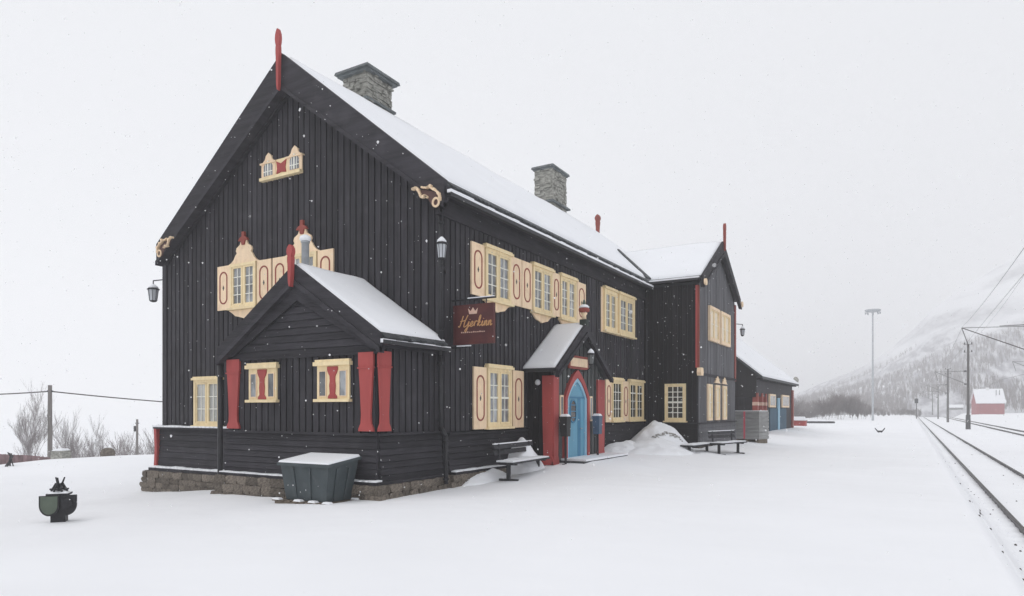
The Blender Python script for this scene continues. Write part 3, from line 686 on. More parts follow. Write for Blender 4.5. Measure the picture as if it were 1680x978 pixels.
# main chimneys: ragged stone stacks
def chimney(x0, x1, y0, y1, z0, z1, cap_over=.2, label=None):
    q = mb(); q.box(x0+.06, x1-.06, y0+.06, y1-.06, z0, z1); C_ = q.build('chimney', 'mortar', B, label=label)
    q = mb(); z = z0
    while z < z1-.02:
        h = min(random.uniform(.05, .13), z1-z)
        for (ax, lo, hi) in (('x', x0, x1), ('y', y0, y1)):
            a = lo
            while a < hi-.02:
                w = min(random.uniform(.14, .38), hi-a); j = random.uniform(-.035, .035)
                if random.random() < .06: j = -.10
                for side in (0, 1):
                    j2 = j*random.uniform(-1, 1) if side else j
                    if ax == 'x':
                        y = (y0+j2, y0+.12) if side == 0 else (y1-.12, y1+j2*.9)
                        q.box(a+.004, a+w-.004, y[0], y[1], z+.005, z+h-.006)
                    else:
                        x = (x1-.12, x1-j2+.002) if side == 0 else (x0+j2, x0+.12)
                        q.box(x[0], x[1], a+.004, a+w-.004, z+.005, z+h-.006)
                a += w
        z += h
    q.build('stonework', 'slab', C_, kind='stuff')
    o = cap_over; q = mb(); q.hexa([(x0-o, y0-o, z1), (x1+o, y0-o-.02, z1+.01), (x1+o, y1+o, z1-.01), (x0-o, y1+o, z1), (x0-o+.03, y0-o+.02, z1+.09), (x1+o-.02, y0-o+.02, z1+.10), (x1+o-.03, y1+o-.02, z1+.09), (x0-o+.02, y1+o-.03, z1+.09)]); q.build('cap_slab', 'capstone', C_)
    q = mb(); o = cap_over-.07; q.hexa([(x0-o, y0-o, z1-.07), (x1+o, y0-o, z1-.07), (x1+o, y1+o, z1-.07), (x0-o, y1+o, z1-.07), (x0-o, y0-o, z1-.003), (x1+o, y0-o, z1-.003), (x1+o, y1+o, z1-.003), (x0-o, y1+o, z1-.003)]); q.build('cap_slab', 'capstone', C_)
    q = mb(); o = cap_over-.05; q.hexa([(x0-o, y0-o, z1+.101), (x1+o, y0-o, z1+.101), (x1+o, y1+o, z1+.101), (x0-o, y1+o, z1+.101), (x0-o+.1, y0-o+.1, z1+.13), (x1+o-.1, y0-o+.1, z1+.13), (x1+o-.1, y1+o-.1, z1+.13), (x0-o+.1, y1+o-.1, z1+.13)]); q.build('cap_snow', 'snow', C_)
    return C_
c1 = chimney(-15.35, -14.38, 15.8, 16.95, 9.7, 12.12, label='wide stone chimney nearest the gable')
q = mb(); q.box(-15.5, -14.28, 15.68, 17.06, 11.18, 11.25); q.build('flashing_slab', 'capstone', c1)
c2 = chimney(-15.25, -14.35, 28.2, 29.75, 9.7, 12.95, .13, label='tall narrow stone chimney farther along the ridge')
q = mb(); q.box(-15.5, -14.2, 28.0, 29.9, 11.30, 11.38); q.build('flashing_slab', 'capstone', c2)
# annex flue
q = mb(); q.lathe((-11.80, 10.95, 4.6), [(.085, 0), (.085, .86), (.10, .86), (.10, .9), (.07, .9)]); F_ = q.build('flue', 'steel', B, True)
q = mb(); q.lathe((-11.80, 10.95, 5.5), [(.10, 0), (.13, .03), (.12, .1), (.05, .14), (.01, .15)]); q.build('flue_snow', 'snow', F_, True)
# downpipes
def pipe(pts, r=.05):
    q = mb(); q.path(pts, r, 8); P_ = q.build('downpipe', 'pipe', B, True)
    for a, b in zip(pts[:-1], pts[1:]):
        if abs(a[2]-b[2]) > 1:
            for t in np.linspace(.1, .9, max(2, int(abs(a[2]-b[2])/1.5))):
                z = a[2]+(b[2]-a[2])*t; q = mb(); q.tube((a[0], a[1], z-.02), (a[0], a[1], z+.02), r*1.35, r*1.35, 8); q.build('pipe_clamp', 'iron', P_)
pipe([(-8.82, 12.38, 6.52), (-9.12, 12.44, 6.2), (-9.14, 12.44, 3.2), (-9.10, 12.38, 2.9), (-9.06, 12.36, 1.3), (-8.92, 12.36, 1.1), (-8.92, 12.36, .05)])
pipe([(-14.10, 10.45, 3.05), (-14.0, 10.38, 2.8), (-14.0, 10.38, -.3)], .06)
pipe([(-8.90, 25.98, 6.55), (-9.03, 26.0, 6.3), (-9.03, 26.0, .4)], .045)

# ---- porch
PYc, PZ, PS = 18.1, 4.16, .72
def pz_(y): return PZ-PS*abs(y-PYc)
for s_, ye in ((-1, 16.2), (1, 20.02)):
    ze = pz_(ye); q = mb(); pts = [(-9.15, ye, ze), (-8.12, ye, ze), (-8.12, PYc, PZ), (-9.15, PYc, PZ)]
    if s_ > 0: pts = [pts[1], pts[0], pts[3], pts[2]]
    q.hexa([(v[0], v[1], v[2]-.08) for v in pts]+pts); PR = q.build('porch_roof', 'slate', B)
    if s_ < 0: snow_sheet(PR, (-9.14, ye+.03, pz_(ye+.03)), (-8.16, ye+.03, pz_(ye+.03)), (-9.14, PYc, PZ), (-8.16, PYc, PZ), .07, 16, 22)
    else: snow_sheet(PR, (-8.16, ye-.03, pz_(ye+.03)), (-9.14, ye-.03, pz_(ye-.03)), (-8.16, PYc, PZ), (-9.14, PYc, PZ), .07, 16, 22)
    zt = pz_(ye)+.03; q = mb(); q.prism([(-8.14, PYc, PZ+.04), (-8.14, ye, zt), (-8.14, ye, zt-.26), (-8.14, PYc, PZ-.34)], (.07, 0, 0)); q.build('barge_board', 'tarh', B)
    q = mb(); q.prism([(-8.07, PYc, PZ-.22), (-8.07, ye, zt-.16), (-8.07, ye, zt-.27), (-8.07, PYc, PZ-.35)], (.05, 0, 0)); q.build('barge_moulding', 'tarh', B)
q = mb(); q.box(-9.1, -8.14, 16.16, 16.2, 2.72, 2.80); q.build('gutter', 'pipe', B)
# porch ridge ornament
q = mb(); q.box(-8.26, -8.06, 18.0, 18.2, 4.12, 4.30); O1 = q.build('ridge_ornament', 'dull', B)
q = mb(); q.lathe((-8.16, 18.1, 4.30), [(.07, 0), (.06, .12), (.09, .16), (.09, .2)]); q.build('ornament_neck', 'cream', O1, True)
q = mb(); q.lathe((-8.16, 18.1, 4.50), [(.06, 0), (.15, .03), (.16, .10), (.12, .14)]); q.build('ornament_bulb', 'redbrown', O1, True)
q = mb(); q.lathe((-8.16, 18.1, 4.64), [(.14, 0), (.15, .03), (.1, .08), (.03, .1)]); q.build('ornament_snow', 'snow', O1, True)
q = mb(); q.lathe((-8.16, 18.1, 4.73), [(.04, 0), (.05, .05), (.03, .12), (.01, .16)]); q.build('ornament_tip', 'green', O1, True)
# posts
def post(fr, a0, a1, z0, z1, o0=.035, o1=.10):
    q = mb(); w = a1-a0; fr.poly(q, [(a0-.03, z0), (a1+.03, z0), (a1+.03, z0+.08), (a1-.03, z0+.25), (a1, z0+1.4), (a1+.01, z1), (a0-.01, z1), (a0, z0+1.4), (a0+.03, z0+.25), (a0-.03, z0+.08)], o0, o1)
    q.build('red_post', 'red', B)
post(pfront, 16.45, 16.76, .2, 2.62, .035, .09); post(pside, -8.64, -8.33, .2, 2.62, .035, .08); post(pfront, 19.45, 19.98, .2, 2.62)
# door with pointed arch
def arch(c, w, z0, zs, zp, k=7):
    pts = [(c-w/2, z0)]
    for i in range(k+1): t = i/k; pts.append((c-w/2*(1-t**1.15), zs+(zp-zs)*(.55*sin(t*pi/2)+.45*t)))
    R_ = [(2*c-a, b) for a, b in pts[::-1][1:]]
    return pts+R_
DC = 17.95
def arch_ring(q, w0, w1, zs0, zs1, zp0, zp1, o0, o1, z0=.27, m=0):
    A_ = arch(DC, w0, z0, zs0, zp0); B_ = arch(DC, w1, z0, zs1, zp1)
    for i in range(len(A_)-1):
        P = pfront.P; a, b, c, d = A_[i], A_[i+1], B_[i+1], B_[i]
        q.hexa([P(*a, o0), P(*b, o0), P(*c, o0), P(*d, o0), P(*a, o1), P(*b, o1), P(*c, o1), P(*d, o1)], m)
q = mb(); arch_ring(q, 1.66, 1.36, 2.02, 2.0, 2.84, 2.62, .0, .12); DF = q.build('door_frame', 'red', B)
q = mb(); arch_ring(q, 1.36, 1.14, 2.0, 1.99, 2.62, 2.50, .0, .09); q.build('inner_frame', 'blue2', DF)
q = mb(); pts = arch(DC, 1.14, .27, 1.99, 2.50); pfront.poly(q, pts, .0, .045); D_ = q.build('door', 'blue', B, label='blue door under a red pointed arch')
q = mb(); pfront.box(q, DC-.55, DC+.55, 2.02, 2.07, .045, .07); pfront.box(q, DC+.12, DC+.32, .3, 2.02, .045, .052); q.build('door_panel', 'bluedk', D_)
q = mb(); pfront.poly(q, stadium(DC-.2, 1.65, .36, .62), .045, .055); q.build('door_window', 'glassdark', D_)
q = mb()
for dz in (-.18, 0, .18): pfront.box(q, DC-.38, DC-.02, 1.65+dz-.012, 1.65+dz+.012, .055, .066)
ring(pfront, q, stadium(DC-.2, 1.65, .42, .68), stadium(DC-.2, 1.65, .34, .60), .045, .07, 0); q.build('window_grille', 'bluedk', D_)
q = mb(); q.path([pfront.P(DC+.3, 1.15, .05), pfront.P(DC+.3, 1.15, .11), pfront.P(DC+.2, 1.15, .11)], .014); q.build('handle', 'steel', D_)
for a in (17.0, 19.0): q = mb(); pfront.box(q, a-.1, a+.1, 1.35, 2.1, .03, .07); w_ = q.build('side_light', 'cream', B); q = mb(); pfront.box(q, a-.06, a+.06, 1.4, 2.05, .07, .075); q.build('pane', 'glass', w_)
# name board over the door
q = mb(); pfront.box(q, 17.3, 18.6, 2.86, 3.24, .1, .15); S_ = q.build('door_sign', 'redbrown', B)
q = mb(); pfront.box(q, 17.38, 18.52, 2.93, 3.17, .15, .16); q.build('sign_face', 'cream', S_)
# step
q = mb(); q.box(-8.38, -7.62, 16.9, 20.2, -.2, .29); ST = q.build('doorstep', 'slate', B)
q = mb(); q.box(-8.36, -7.60, 17.0, 20.15, .291, .345); q.build('step_snow', 'snow', ST)

# ------------------------------------------------------------------ lanterns
def lantern(loc, label, r=.12, h=.34, arm=None, gm='milk'):
    L = thing('wall_lantern', label, 'lantern', loc, 0, 'lanterns on the station walls')
    q = MB(); q.lathe((0, 0, 0), [(.03, -.05), (r*.6, -.03), (r*.75, 0)], 8); q.build('lamp_base', 'iron', L); q = MB(); q.lathe((0, 0, h-.02), [(r*1.25, 0), (r*1.2, .03), (r*.5, .09), (.02, .14)], 8); q.build('lamp_cap', 'iron', L)
    q = MB(); q.lathe((0, 0, 0), [(r*.72, .002), (r, h-.025)], 8); q.build('lamp_glass', gm, L)
    q = MB()
    for i in range(8):
        a = 2*pi*i/8; q.tube((r*.73*cos(a), r*.73*sin(a), 0), (r*1.01*cos(a), r*1.01*sin(a), h-.02), .008, .008, 4)
    q.build('cage_bars', 'iron', L)
    q = MB(); q.lathe((0, 0, h+.055), [(r*1.0, -.03), (r*.9, .02), (r*.3, .09), (.01, .10)], 8); q.build('lamp_snow', 'snow', L, True)
    q = MB(); q.path(arm, .018, 6); q.build('bracket', 'iron', L)
    return L
lantern((-8.98, 12.28, 5.06), 'white glass lantern on the near corner of the station below the eave', .11, .32, [(0, 0, -.04), (0, 0, -.12), (.02, .10, -.25), (-.1, .28, -.28)])
lantern((-20.42, 12.75, 5.10), 'lantern standing out on a long arm from the far left corner of the station', .15, .36, [(0, 0, .48), (0, 0, .62), (.84, .1, .62)])
lantern((-7.88, 17.95, 3.0), 'snow capped grey lantern on the porch gable', .105, .28, [(0, 0, 0), (0, 0, -.1), (-.12, 0, -.18), (-.3, 0, -.20)], 'dimglass')
lantern((-6.75, 32.75, 5.15), 'small dark lantern on the far corner of the wing', .10, .27, [(0, 0, .36), (0, 0, .5), (-.2, -.3, .5)])
q = MB((-8.75, 16.38, 2.35)); q.tube((-8.75, 16.46, 2.45), (-8.75, 16.38, 2.45), .03); q.lathe((-8.75, 16.36, 2.36), [(.02, 0), (.07, .03), (.08, .09), (.05, .14), (.02, .16)]); bl = q.build('bulb_lamp', 'milk', None, True); bl.location = (-8.75, 16.38, 2.35)
tag(bl, 'small round white lamp on the dark side wall of the porch', 'lamp')

# ------------------------------------------------------------------ hanging sign
SG = thing('hanging_sign', 'dark red hanging sign with gold crown and script lettering', 'sign', (-9.1, 12.9, 3.1))
so = (-9.1, 12.9, 3.1)
q = MB(so); q.box(-9.05, -8.02, 12.87, 12.93, 3.22, 4.04); q.build('sign_board', 'sign', SG)
q = MB(so); q.box(-9.08, -7.99, 12.86, 12.94, 4.04, 4.08); q.box(-9.08, -7.99, 12.86, 12.94, 3.18, 3.22); q.box(-9.08, -9.05, 12.86, 12.94, 3.22, 4.04); q.box(-8.02, -7.99, 12.86, 12.94, 3.22, 4.04); q.build('sign_frame', 'sign', SG)
q = MB(so); q.tube((-9.15, 12.9, 4.2), (-7.95, 12.9, 4.2), .02); q.tube((-8.8, 12.9, 4.2), (-8.8, 12.9, 4.07), .012); q.tube((-8.2, 12.9, 4.2), (-8.2, 12.9, 4.07), .012); q.tube((-9.15, 12.9, 3.12), (-8.7, 12.9, 3.12), .02); q.build('sign_bracket', 'iron', SG)
q = MB(so); q.box(-9.0, -8.62, 12.88, 12.92, 3.14, 3.165); q.box(-8.7, -8.0, 12.88, 12.92, 4.22, 4.24); q.build('bracket_snow', 'snow', SG)
LET = {'H': ([[(0, .1), (.1, 0), (.2, .2), (.35, 1)], [(.15, .5), (.5, .55), (.7, .6)], [(.85, 1.05), (.65, .5), (.6, .05), (.75, 0), (.95, .15)]], .95),
       'j': ([[(0, .1), (.15, .45), (.1, 0), (0, -.4), (-.15, -.4), (-.1, -.25), (.15, 0), (.3, .1)], [(.2, .62), (.21, .66)]], .3),
       'e': ([[(0, .1), (.2, .2), (.28, .38), (.18, .46), (.06, .3), (.08, .05), (.2, 0), (.4, .15)]], .4),
       'r': ([[(0, .1), (.12, .46), (.06, .02)], [(.08, .24), (.16, .42), (.30, .46), (.33, .40)]], .40),
       'k': ([[(0, .1), (.2, .6), (.2, .95), (.1, .8), (.05, 0)], [(.07, .25), (.2, .45), (.25, .35), (.12, .24), (.25, .02), (.42, .12)]], .42),
       'i': ([[(0, .1), (.1, .44), (.08, .08), (.15, 0), (.28, .12)], [(.14, .62), (.15, .66)]], .27),
       'n': ([[(0, .1), (.08, .44), (.05, 0), (.15, .36), (.25, .44), (.28, .3), (.26, .05), (.33, 0), (.45, .12)]], .44)}
q = MB(so); x = 0; s_ = .25; txt = 'Hjerkinn'; tot = sum(LET[c][1] for c in txt)
for c in txt:
    for st in LET[c][0]:
        q.path([(-8.94+(x+a+.22*b)*s_, 12.863, 3.58+b*s_) for a, b in cr(st)], .0125, 5)
    x += LET[c][1]
q.build('lettering', 'gold', SG)
q = MB(so)
for i in range(12):
    a = -8.86+i*.055; q.box(a, a+.03, 12.86, 12.872, 3.44, 3.462+.008*(i % 3 == 0))
q.build('small_lettering', 'pinkgold', SG)
q = MB(so); cw = [(-.10, 0), (.10, 0), (.13, .13), (.06, .06), (.0, .15), (-.06, .06), (-.13, .13)]
q.prism([(-8.54+a, 12.862, 3.86+b) for a, b in cw], (0, .01, 0)); q.build('crown_emblem', 'pinkgold', SG)

# ------------------------------------------------------------------ dumpster on pallet
gz_ = -.22
PT = thing('pallet', 'snow dusted wooden pallet under the green container', 'pallet', (-10.3, 9.95, gz_), 0)
po = (-10.3, 9.95, gz_)
for y in (9.5, 9.9, 10.3):
    q = MB(po); q.box(-11.05, -9.62, y-.05, y+.05, gz_-.02, gz_+.09); q.build('bearer', 'wood', PT)
for i in range(8):
    x = -11.1+i*.19; q = MB(po); q.box(x, x+.13, 9.42, 10.38, gz_+.092, gz_+.115); q.build('slat', 'wood', PT)
for (x, y) in ((-11.1, 9.42), (-9.72, 9.42), (-9.72, 10.2), (-10.5, 9.42), (-10.1, 9.42)): q = MB(po); q.hexa([(x, y, gz_+.116), (x+.2, y, gz_+.116), (x+.2, y+.12, gz_+.116), (x, y+.12, gz_+.116), (x+.02, y+.02, gz_+.15), (x+.17, y+.02, gz_+.15), (x+.17, y+.1, gz_+.15), (x+.02, y+.1, gz_+.15)]); q.build('snow_patch', 'snow', PT)
DO = (-10.3, 9.9, -.1)
DU = thing('waste_container', 'dark green lidded waste container with snow on its sloping lid', 'waste container', DO)
zb = -.1
bot = [(-10.84, 9.56), (-9.74, 9.56), (-9.74, 10.24), (-10.84, 10.24)]; topc = [(-10.92, 9.48), (-9.60, 9.48), (-9.60, 10.30), (-10.92, 10.30)]
q = MB(DO); q.hexa([(a, b, zb) for a, b in bot]+[(a, b, .60 if b < 10 else .70) for a, b in topc]); q.build('body', 'bin', DU)
for i, t in enumerate((.27, .62)):
    q = MB(DO)
    xb = bot[0][0]+(bot[1][0]-bot[0][0])*t; xt = topc[0][0]+(topc[1][0]-topc[0][0])*t
    q.hexa([(xb-.03, 9.54, zb+.03), (xb+.03, 9.54, zb+.03), (xb+.03, 9.60, zb+.03), (xb-.03, 9.60, zb+.03), (xt-.03, 9.46, .55), (xt+.03, 9.46, .55), (xt+.03, 9.52, .55), (xt-.03, 9.52, .55)]); q.build('rib', 'bin', DU)
for t in (.3, .7):
    q = MB(DO); yb = 9.56+.68*t; yt = 9.48+.82*t
    q.hexa([(-9.78, yb-.03, zb+.03), (-9.715, yb-.03, zb+.03), (-9.715, yb+.03, zb+.03), (-9.78, yb+.03, zb+.03), (-9.65, yt-.03, .55), (-9.58, yt-.03, .55), (-9.58, yt+.03, .55), (-9.65, yt+.03, .55)]); q.build('rib', 'bin', DU)
q = MB(DO); q.hexa([(-10.97, 9.43, .585), (-9.55, 9.43, .585), (-9.55, 10.34, .70), (-10.97, 10.34, .70), (-10.97, 9.43, .645), (-9.55, 9.43, .645), (-9.55, 10.34, .76), (-10.97, 10.34, .76)]); LI = q.build('lid', 'bin', DU)
q = MB(DO); q.hexa([(-10.955, 9.45, .647), (-9.565, 9.45, .647), (-9.565, 10.32, .758), (-10.955, 10.32, .758), (-10.93, 9.47, .685), (-9.59, 9.47, .68), (-9.59, 10.30, .80), (-10.93, 10.30, .795)]); q.build('lid_snow', 'snow', LI)

# ------------------------------------------------------------------ old point signal lamp
SL = (-12.83, 6.3, gz(-12.83, 6.3)-.03)
ST_ = thing('point_signal_lamp', 'old black and green track signal lamp half sunk in snow', 'signal lamp', SL, radians(52))
q = MB(); q.box(-.11, .11, -.11, .11, -.15, .20); q.build('stand', 'iron', ST_)
q = MB(); q.box(-.13, .13, -.12, .12, .20, .50); q.box(-.17, .17, -.15, .15, .50, .53); q.build('lamp_body', 'iron', ST_)
def halfdisc(cx, y0, y1, r, m, nm):
    pts = [(cx+r, .50)]+[(cx+r*cos(-t), .34+.19*sin(-t)) for t in np.linspace(0, pi, 16)]+[(cx-r, .50)]
    q = MB(); q.prism([(a, y0, b) for a, b in pts], (0, y1-y0, 0)); return q.build(nm, m, ST_)
halfdisc(-.115, -.17, -.13, .15, 'iron', 'target_disc')
pts = [(-.115+.125, .49)]+[(-.115+.125*cos(-t), .34+.16*sin(-t)) for t in np.linspace(0, pi, 16)]+[(-.115-.125, .49)]
q = MB(); q.prism([(a, -.185, b) for a, b in pts], (0, .012, 0)); q.build('green_face', 'green', ST_)
halfdisc(.14, -.13, -.09, .145, 'iron', 'target_disc')
q = MB(); q.tube((.14, -.16, .36), (.14, -.05, .36), .09, .08, 14); q.build('lens_hood', 'iron', ST_)
q = MB()
for i in range(6):
    a = 2*pi*i/6; q.tube((.12*cos(a), .12*sin(a), .56), (.05*cos(a), .05*sin(a), .70), .018, .014, 5)
for i in range(3):
    a = 2*pi*i/3+.4; q.tube((.03*cos(a), .03*sin(a), .66), (.08*cos(a), .08*sin(a), .80), .018, .012, 5)
q.tube((0, 0, .53), (0, 0, .66), .03); q.box(-.14, .14, -.03, .03, .585, .61); q.box(-.03, .03, -.14, .14, .585, .61); q.build('ventilator', 'iron', ST_)
q = MB(); q.hexa([(-.16, -.14, .531), (.16, -.14, .531), (.16, .14, .531), (-.16, .14, .531), (-.1, -.09, .565), (.1, -.09, .565), (.1, .09, .565), (-.1, .09, .565)]); q.build('snow_cap', 'snow', ST_)

# ------------------------------------------------------------------ benches
def bench(loc, rz, label, L=1.9, back=True):
    b = thing('bench', label, 'bench', loc, rz, 'black slatted benches')
    for i, y in enumerate((-.17, 0, .17)):
        q = MB(); q.box(-L/2, L/2, y-.075, y+.075, .42, .46); q.build('seat_slat', 'benchw', b)
    q = MB(); k = 16
    for i in range(k): 
        x = -L/2+.03+(L-.06)*i/k; hh = .035+.02*float(vn(i*.5, loc[1])); q.box(x, x+(L-.06)/k, -.22, .22, .461, .461+hh)
    q.build('seat_snow', 'snow', b)
    if back:
        for z in (.62, .76):
            q = MB(); q.hexa([(-L/2, .25, z), (L/2, .25, z), (L/2, .285, z), (-L/2, .285, z), (-L/2, .28, z+.11), (L/2, .28, z+.11), (L/2, .315, z+.11), (-L/2, .315, z+.11)]); q.build('back_slat', 'benchw', b)
        q = MB(); q.box(-L/2+.02, L/2-.02, .275, .32, .871, .895); q.build('back_snow', 'snow', b)
    for x in (-L/2+.25, L/2-.25):
        q = MB(); q.box(x-.03, x+.03, -.25, .25, .0, .05); q.box(x-.03, x+.03, -.04, .05, .05, .38); q.box(x-.03, x+.03, -.22, .26, .38, .42)
        if back: q.hexa([(x-.03, .22, .42), (x+.03, .22, .42), (x+.03, .26, .42), (x-.03, .26, .42), (x-.03, .26, .88), (x+.03, .26, .88), (x+.03, .30, .88), (x-.03, .30, .88)])
        q.build('leg', 'benchw', b)
    return b
bench((-8.35, 14.88, gz(-8.3, 14.9)-.06), radians(90+4), 'black slatted bench with snow on it, below the ground floor window left of the porch', 2.2)
bench((-5.85, 26.0, gz(-5.85, 26.0)-.05), radians(90-14), 'black slatted bench with a back in front of the wing, farther of the pair', 2.0)
bench((-6.6, 24.6, gz(-6.6, 24.6)-.2), radians(90-6), 'low backless bench in front of the wing', 2.2, False)
# snow heaps
def heap_fn(cx, cy, rx, ry, h, seed, pk):
    def f(X, Y):
        U, V_ = (X-cx)/rx, (Y-cy)/ry; R_ = np.sqrt(U**2+V_**2); prof = np.clip(1-R_**1.7, 0, 1)**(pk*1.25)
        return ground_z(X, Y)-.05+h*prof*(1+.35*fbm(X*1.6+seed, Y*1.6, 4))+.05*np.clip(prof*8, 0, 1)*(1+1.2*fbm(X*3+seed, Y*3, 3))-.08*(R_ > .97)
    return f
def heap(cx, cy, rx, ry, h, label, seed=0, pk=1.5):
    t = np.linspace(-1, 1, 56); U, V_ = np.meshgrid(t, t); f = heap_fn(cx, cy, rx, ry, h, seed, pk)
    X = cx+U*rx; Y = cy+V_*ry
    grid_obj('snow_heap', X, Y, f(X, Y), 'snow', 'stuff', label); return f
heap(-8.92, 15.75, .62, .8, .78, 'shovelled snow heap behind the bench beside the porch', 3, pk=1.0)
HF = heap(-8.2, 24.8, 1.35, 1.75, 1.0, 'large heap of shovelled snow in the corner before the wing', 9, pk=1.1)
heap(-7.9, 23.2, 1.5, 2.6, .38, 'low skirt of snow before the large heap', 15, pk=.9)
heap(-8.4, 21.9, .8, 2.0, .35, 'low bank of snow along the wall right of the porch', 12, pk=.9)
heap(-8.95, 14.0, .35, 1.1, .25, 'thin bank of snow along the wall under the window', 21, pk=.9)
q = MB()
for i in range(60):
    a = random.random(); x = -7.95+a*.75+random.uniform(-.06, .06); y = 23.65+a*1.0+random.uniform(-.06, .06); z = float(HF(np.array(x), np.array(y))); z = max(z, gz(x, y)); s_ = random.uniform(.015, .05)
    q.hexa([(x-s_, y-s_*1.5, z-s_*.5), (x+s_, y-s_, z-s_*.6), (x+s_, y+s_*1.4, z-s_*.5), (x-s_, y+s_, z-s_*.5), (x-s_*.6, y-s_, z+s_*.3), (x+s_*.7, y-s_*.8, z+s_*.4), (x+s_*.5, y+s_, z+s_*.3), (x-s_*.7, y+s_*.8, z+s_*.4)])
tag(q.build('grit', 'dirtsnow'), 'grey lumps of icy grit in the big snow heap', kind='stuff')
# post bins at the door
def postbin(loc, label, m):
    t = thing('litter_bin', label, 'litter bin', loc, 0, 'bins on posts beside the door')
    q = MB(); q.box(-.17, .17, -.03, .03, -.02, .05); q.box(-.03, .03, -.17, .17, -.02, .049); q.tube((0, 0, .02), (0, 0, 1.05), .035, .035, 8); q.build('post', 'iron', t)
    q = MB(); q.hexa([(-.10, -.11, .80), (.09, -.11, .80), (.09, .11, .80), (-.10, .11, .80), (-.12, -.13, 1.30), (.10, -.13, 1.30), (.10, .13, 1.30), (-.12, .13, 1.30)]); q.box(-.13, .11, -.145, .145, 1.302, 1.34); q.build('bin_body', m, t)
    q = MB(); q.hexa([(-.12, -.12, 1.341), (.10, -.12, 1.341), (.10, .12, 1.341), (-.12, .12, 1.341), (-.09, -.08, 1.41), (.07, -.08, 1.41), (.07, .08, 1.40), (-.09, .08, 1.40)]); q.build('snow_cap', 'snow', t)
postbin((-8.1, 16.75, .17), 'black litter bin on a post left of the blue door', 'iron')
postbin((-8.08, 18.9, .17), 'blue grey litter bin on a post right of the blue door', 'binbl')

# ------------------------------------------------------------------ stacked goods by the wing
GO = (-6.65, 34.3, gz(-6.65, 34.3))
G = thing('stacked_goods', 'grey slatted stack of goods on a pallet with a pink strap, beyond the wing', 'stacked goods', GO, radians(-14))
q = MB(); q.box(-.6, .6, -.5, .5, .12, 1.46); q.build('load', 'wrap', G)
for i in range(8):
    z = .14+i*.165; q = MB(); q.box(-.63, .63, -.535, .535, z, z+.135); q.build('slat_layer', 'wrap', G)
q = MB(); q.box(-.15, -.06, -.55, -.536, .14, 1.45); q.build('strap', 'pink', G)
for x in (-.5, 0, .5): q = MB(); q.box(x-.07, x+.07, -.5, .5, -.08, .12); q.build('pallet_block', 'wood', G)
q = MB(); q.box(-.6, .6, -.5, .5, 1.461, 1.49); q.build('snow_top', 'snow', G)

# ------------------------------------------------------------------ goods shed
SH = (-8.0, 42.5, .3)
S = thing('goods_shed', 'low black goods shed with snowy roof beyond the station', 'building', SH)
def sb(): return MB(SH)
sx0, sx1, sy0, sy1 = -15.6, -8.0, 42.5, 57.0
srx, srz, ssl = -11.8, 7.15, .82
def shz(x): return srz-ssl*abs(x-srx)
q = sb(); q.prism([(sx0, sy0, 2.45), (sx1, sy0, 2.45), (sx1, sy0, shz(sx1)-.1), (srx, sy0, srz-.1), (sx0, sy0, shz(sx0)-.1)], (0, .2, 0)); q.build('gable_boards', 'dark', S)
q = sb(); q.box(sx0, sx1, sy0+3.2, sy1, .1, 3.95); q.build('shed_walls', 'tar', S)
q = sb(); q.box(sx1, sx1+.02, sy0+.2, sy0+3.2, 2.5, 3.95); q.build('upper_boards', 'tar', S)
for (a, b, s_) in ((sx1+.45, srx, 1), (sx0-.45, srx, -1)):
    q = sb(); ze = shz(a); pts = [(a, sy0-.3, ze), (a, sy1+.3, ze), (b, sy1+.3, srz), (b, sy0-.3, srz)]
    if s_ < 0: pts = pts[::-1]
    q.hexa([(v[0], v[1], v[2]-.15) for v in pts]+pts); sr = q.build('shed_roof', 'slate', S)
    q = sb(); q.hexa([(v[0], v[1], v[2]+.005) for v in pts]+[(v[0]-.03*s_, v[1], v[2]+.14) for v in pts]); q.build('roof_snow', 'snow', sr)
for i in range(16):
    y = sy0+.3+i*.9; q = sb(); q.box(sx1, sx1+.4, y-.05, y+.05, shz(sx1+.4)-.25, shz(sx1+.4)-.12); q.build('rafter_end', 'tar', S)
for y in (42.6, 44.1, 45.4): q = sb(); q.box(-8.2, -7.9, y, y+.32, .3, 2.7); q.build('red_post', 'redbrown', S); q = sb(); q.box(-8.21, -7.89, y-.01, y+.33, 1.95, 2.15); q.build('post_band', 'pinkgold', S)
shf = Fr((-8.0, 0), (0, 1), (1, 0))
def swin(a, b, z0, z1):
    q = sb(); shf.box(q, a, b, z0, z1, .0, .1); w_ = q.build('window', 'cream', S); q = sb(); shf.box(q, a+.2, (a+b)/2-.05, z0+.12, z1-.12, .1, .105); shf.box(q, (a+b)/2+.05, b-.2, z0+.12, z1-.12, .1, .105); q.build('pane', 'curtain', w_)
swin(46.7, 49.0, 1.85, 2.72); swin(51.7, 54.9, 1.85, 2.75)
q = sb(); shf.box(q, 47.0, 50.0, .3, 1.78, .0, .06); shf.box(q, 50.6, 53.8, .3, 1.78, .0, .06); q.build('blue_cladding', 'shedblue', S)
q = sb(); shf.box(q, 50.0, 50.6, .3, 2.5, .0, .1); q.build('door', 'blue2', S)
q = sb(); shf.box(q, 56.5, 57.05, .3, 3.2, .0, .12); q.build('red_post', 'redbrown', S)
q = sb(); q.lathe((-7.75, 57.1, 3.75), [(.05, 0), (.2, .1), (.22, .3), (.08, .5)]); q.build('corner_carving', 'slab', S)
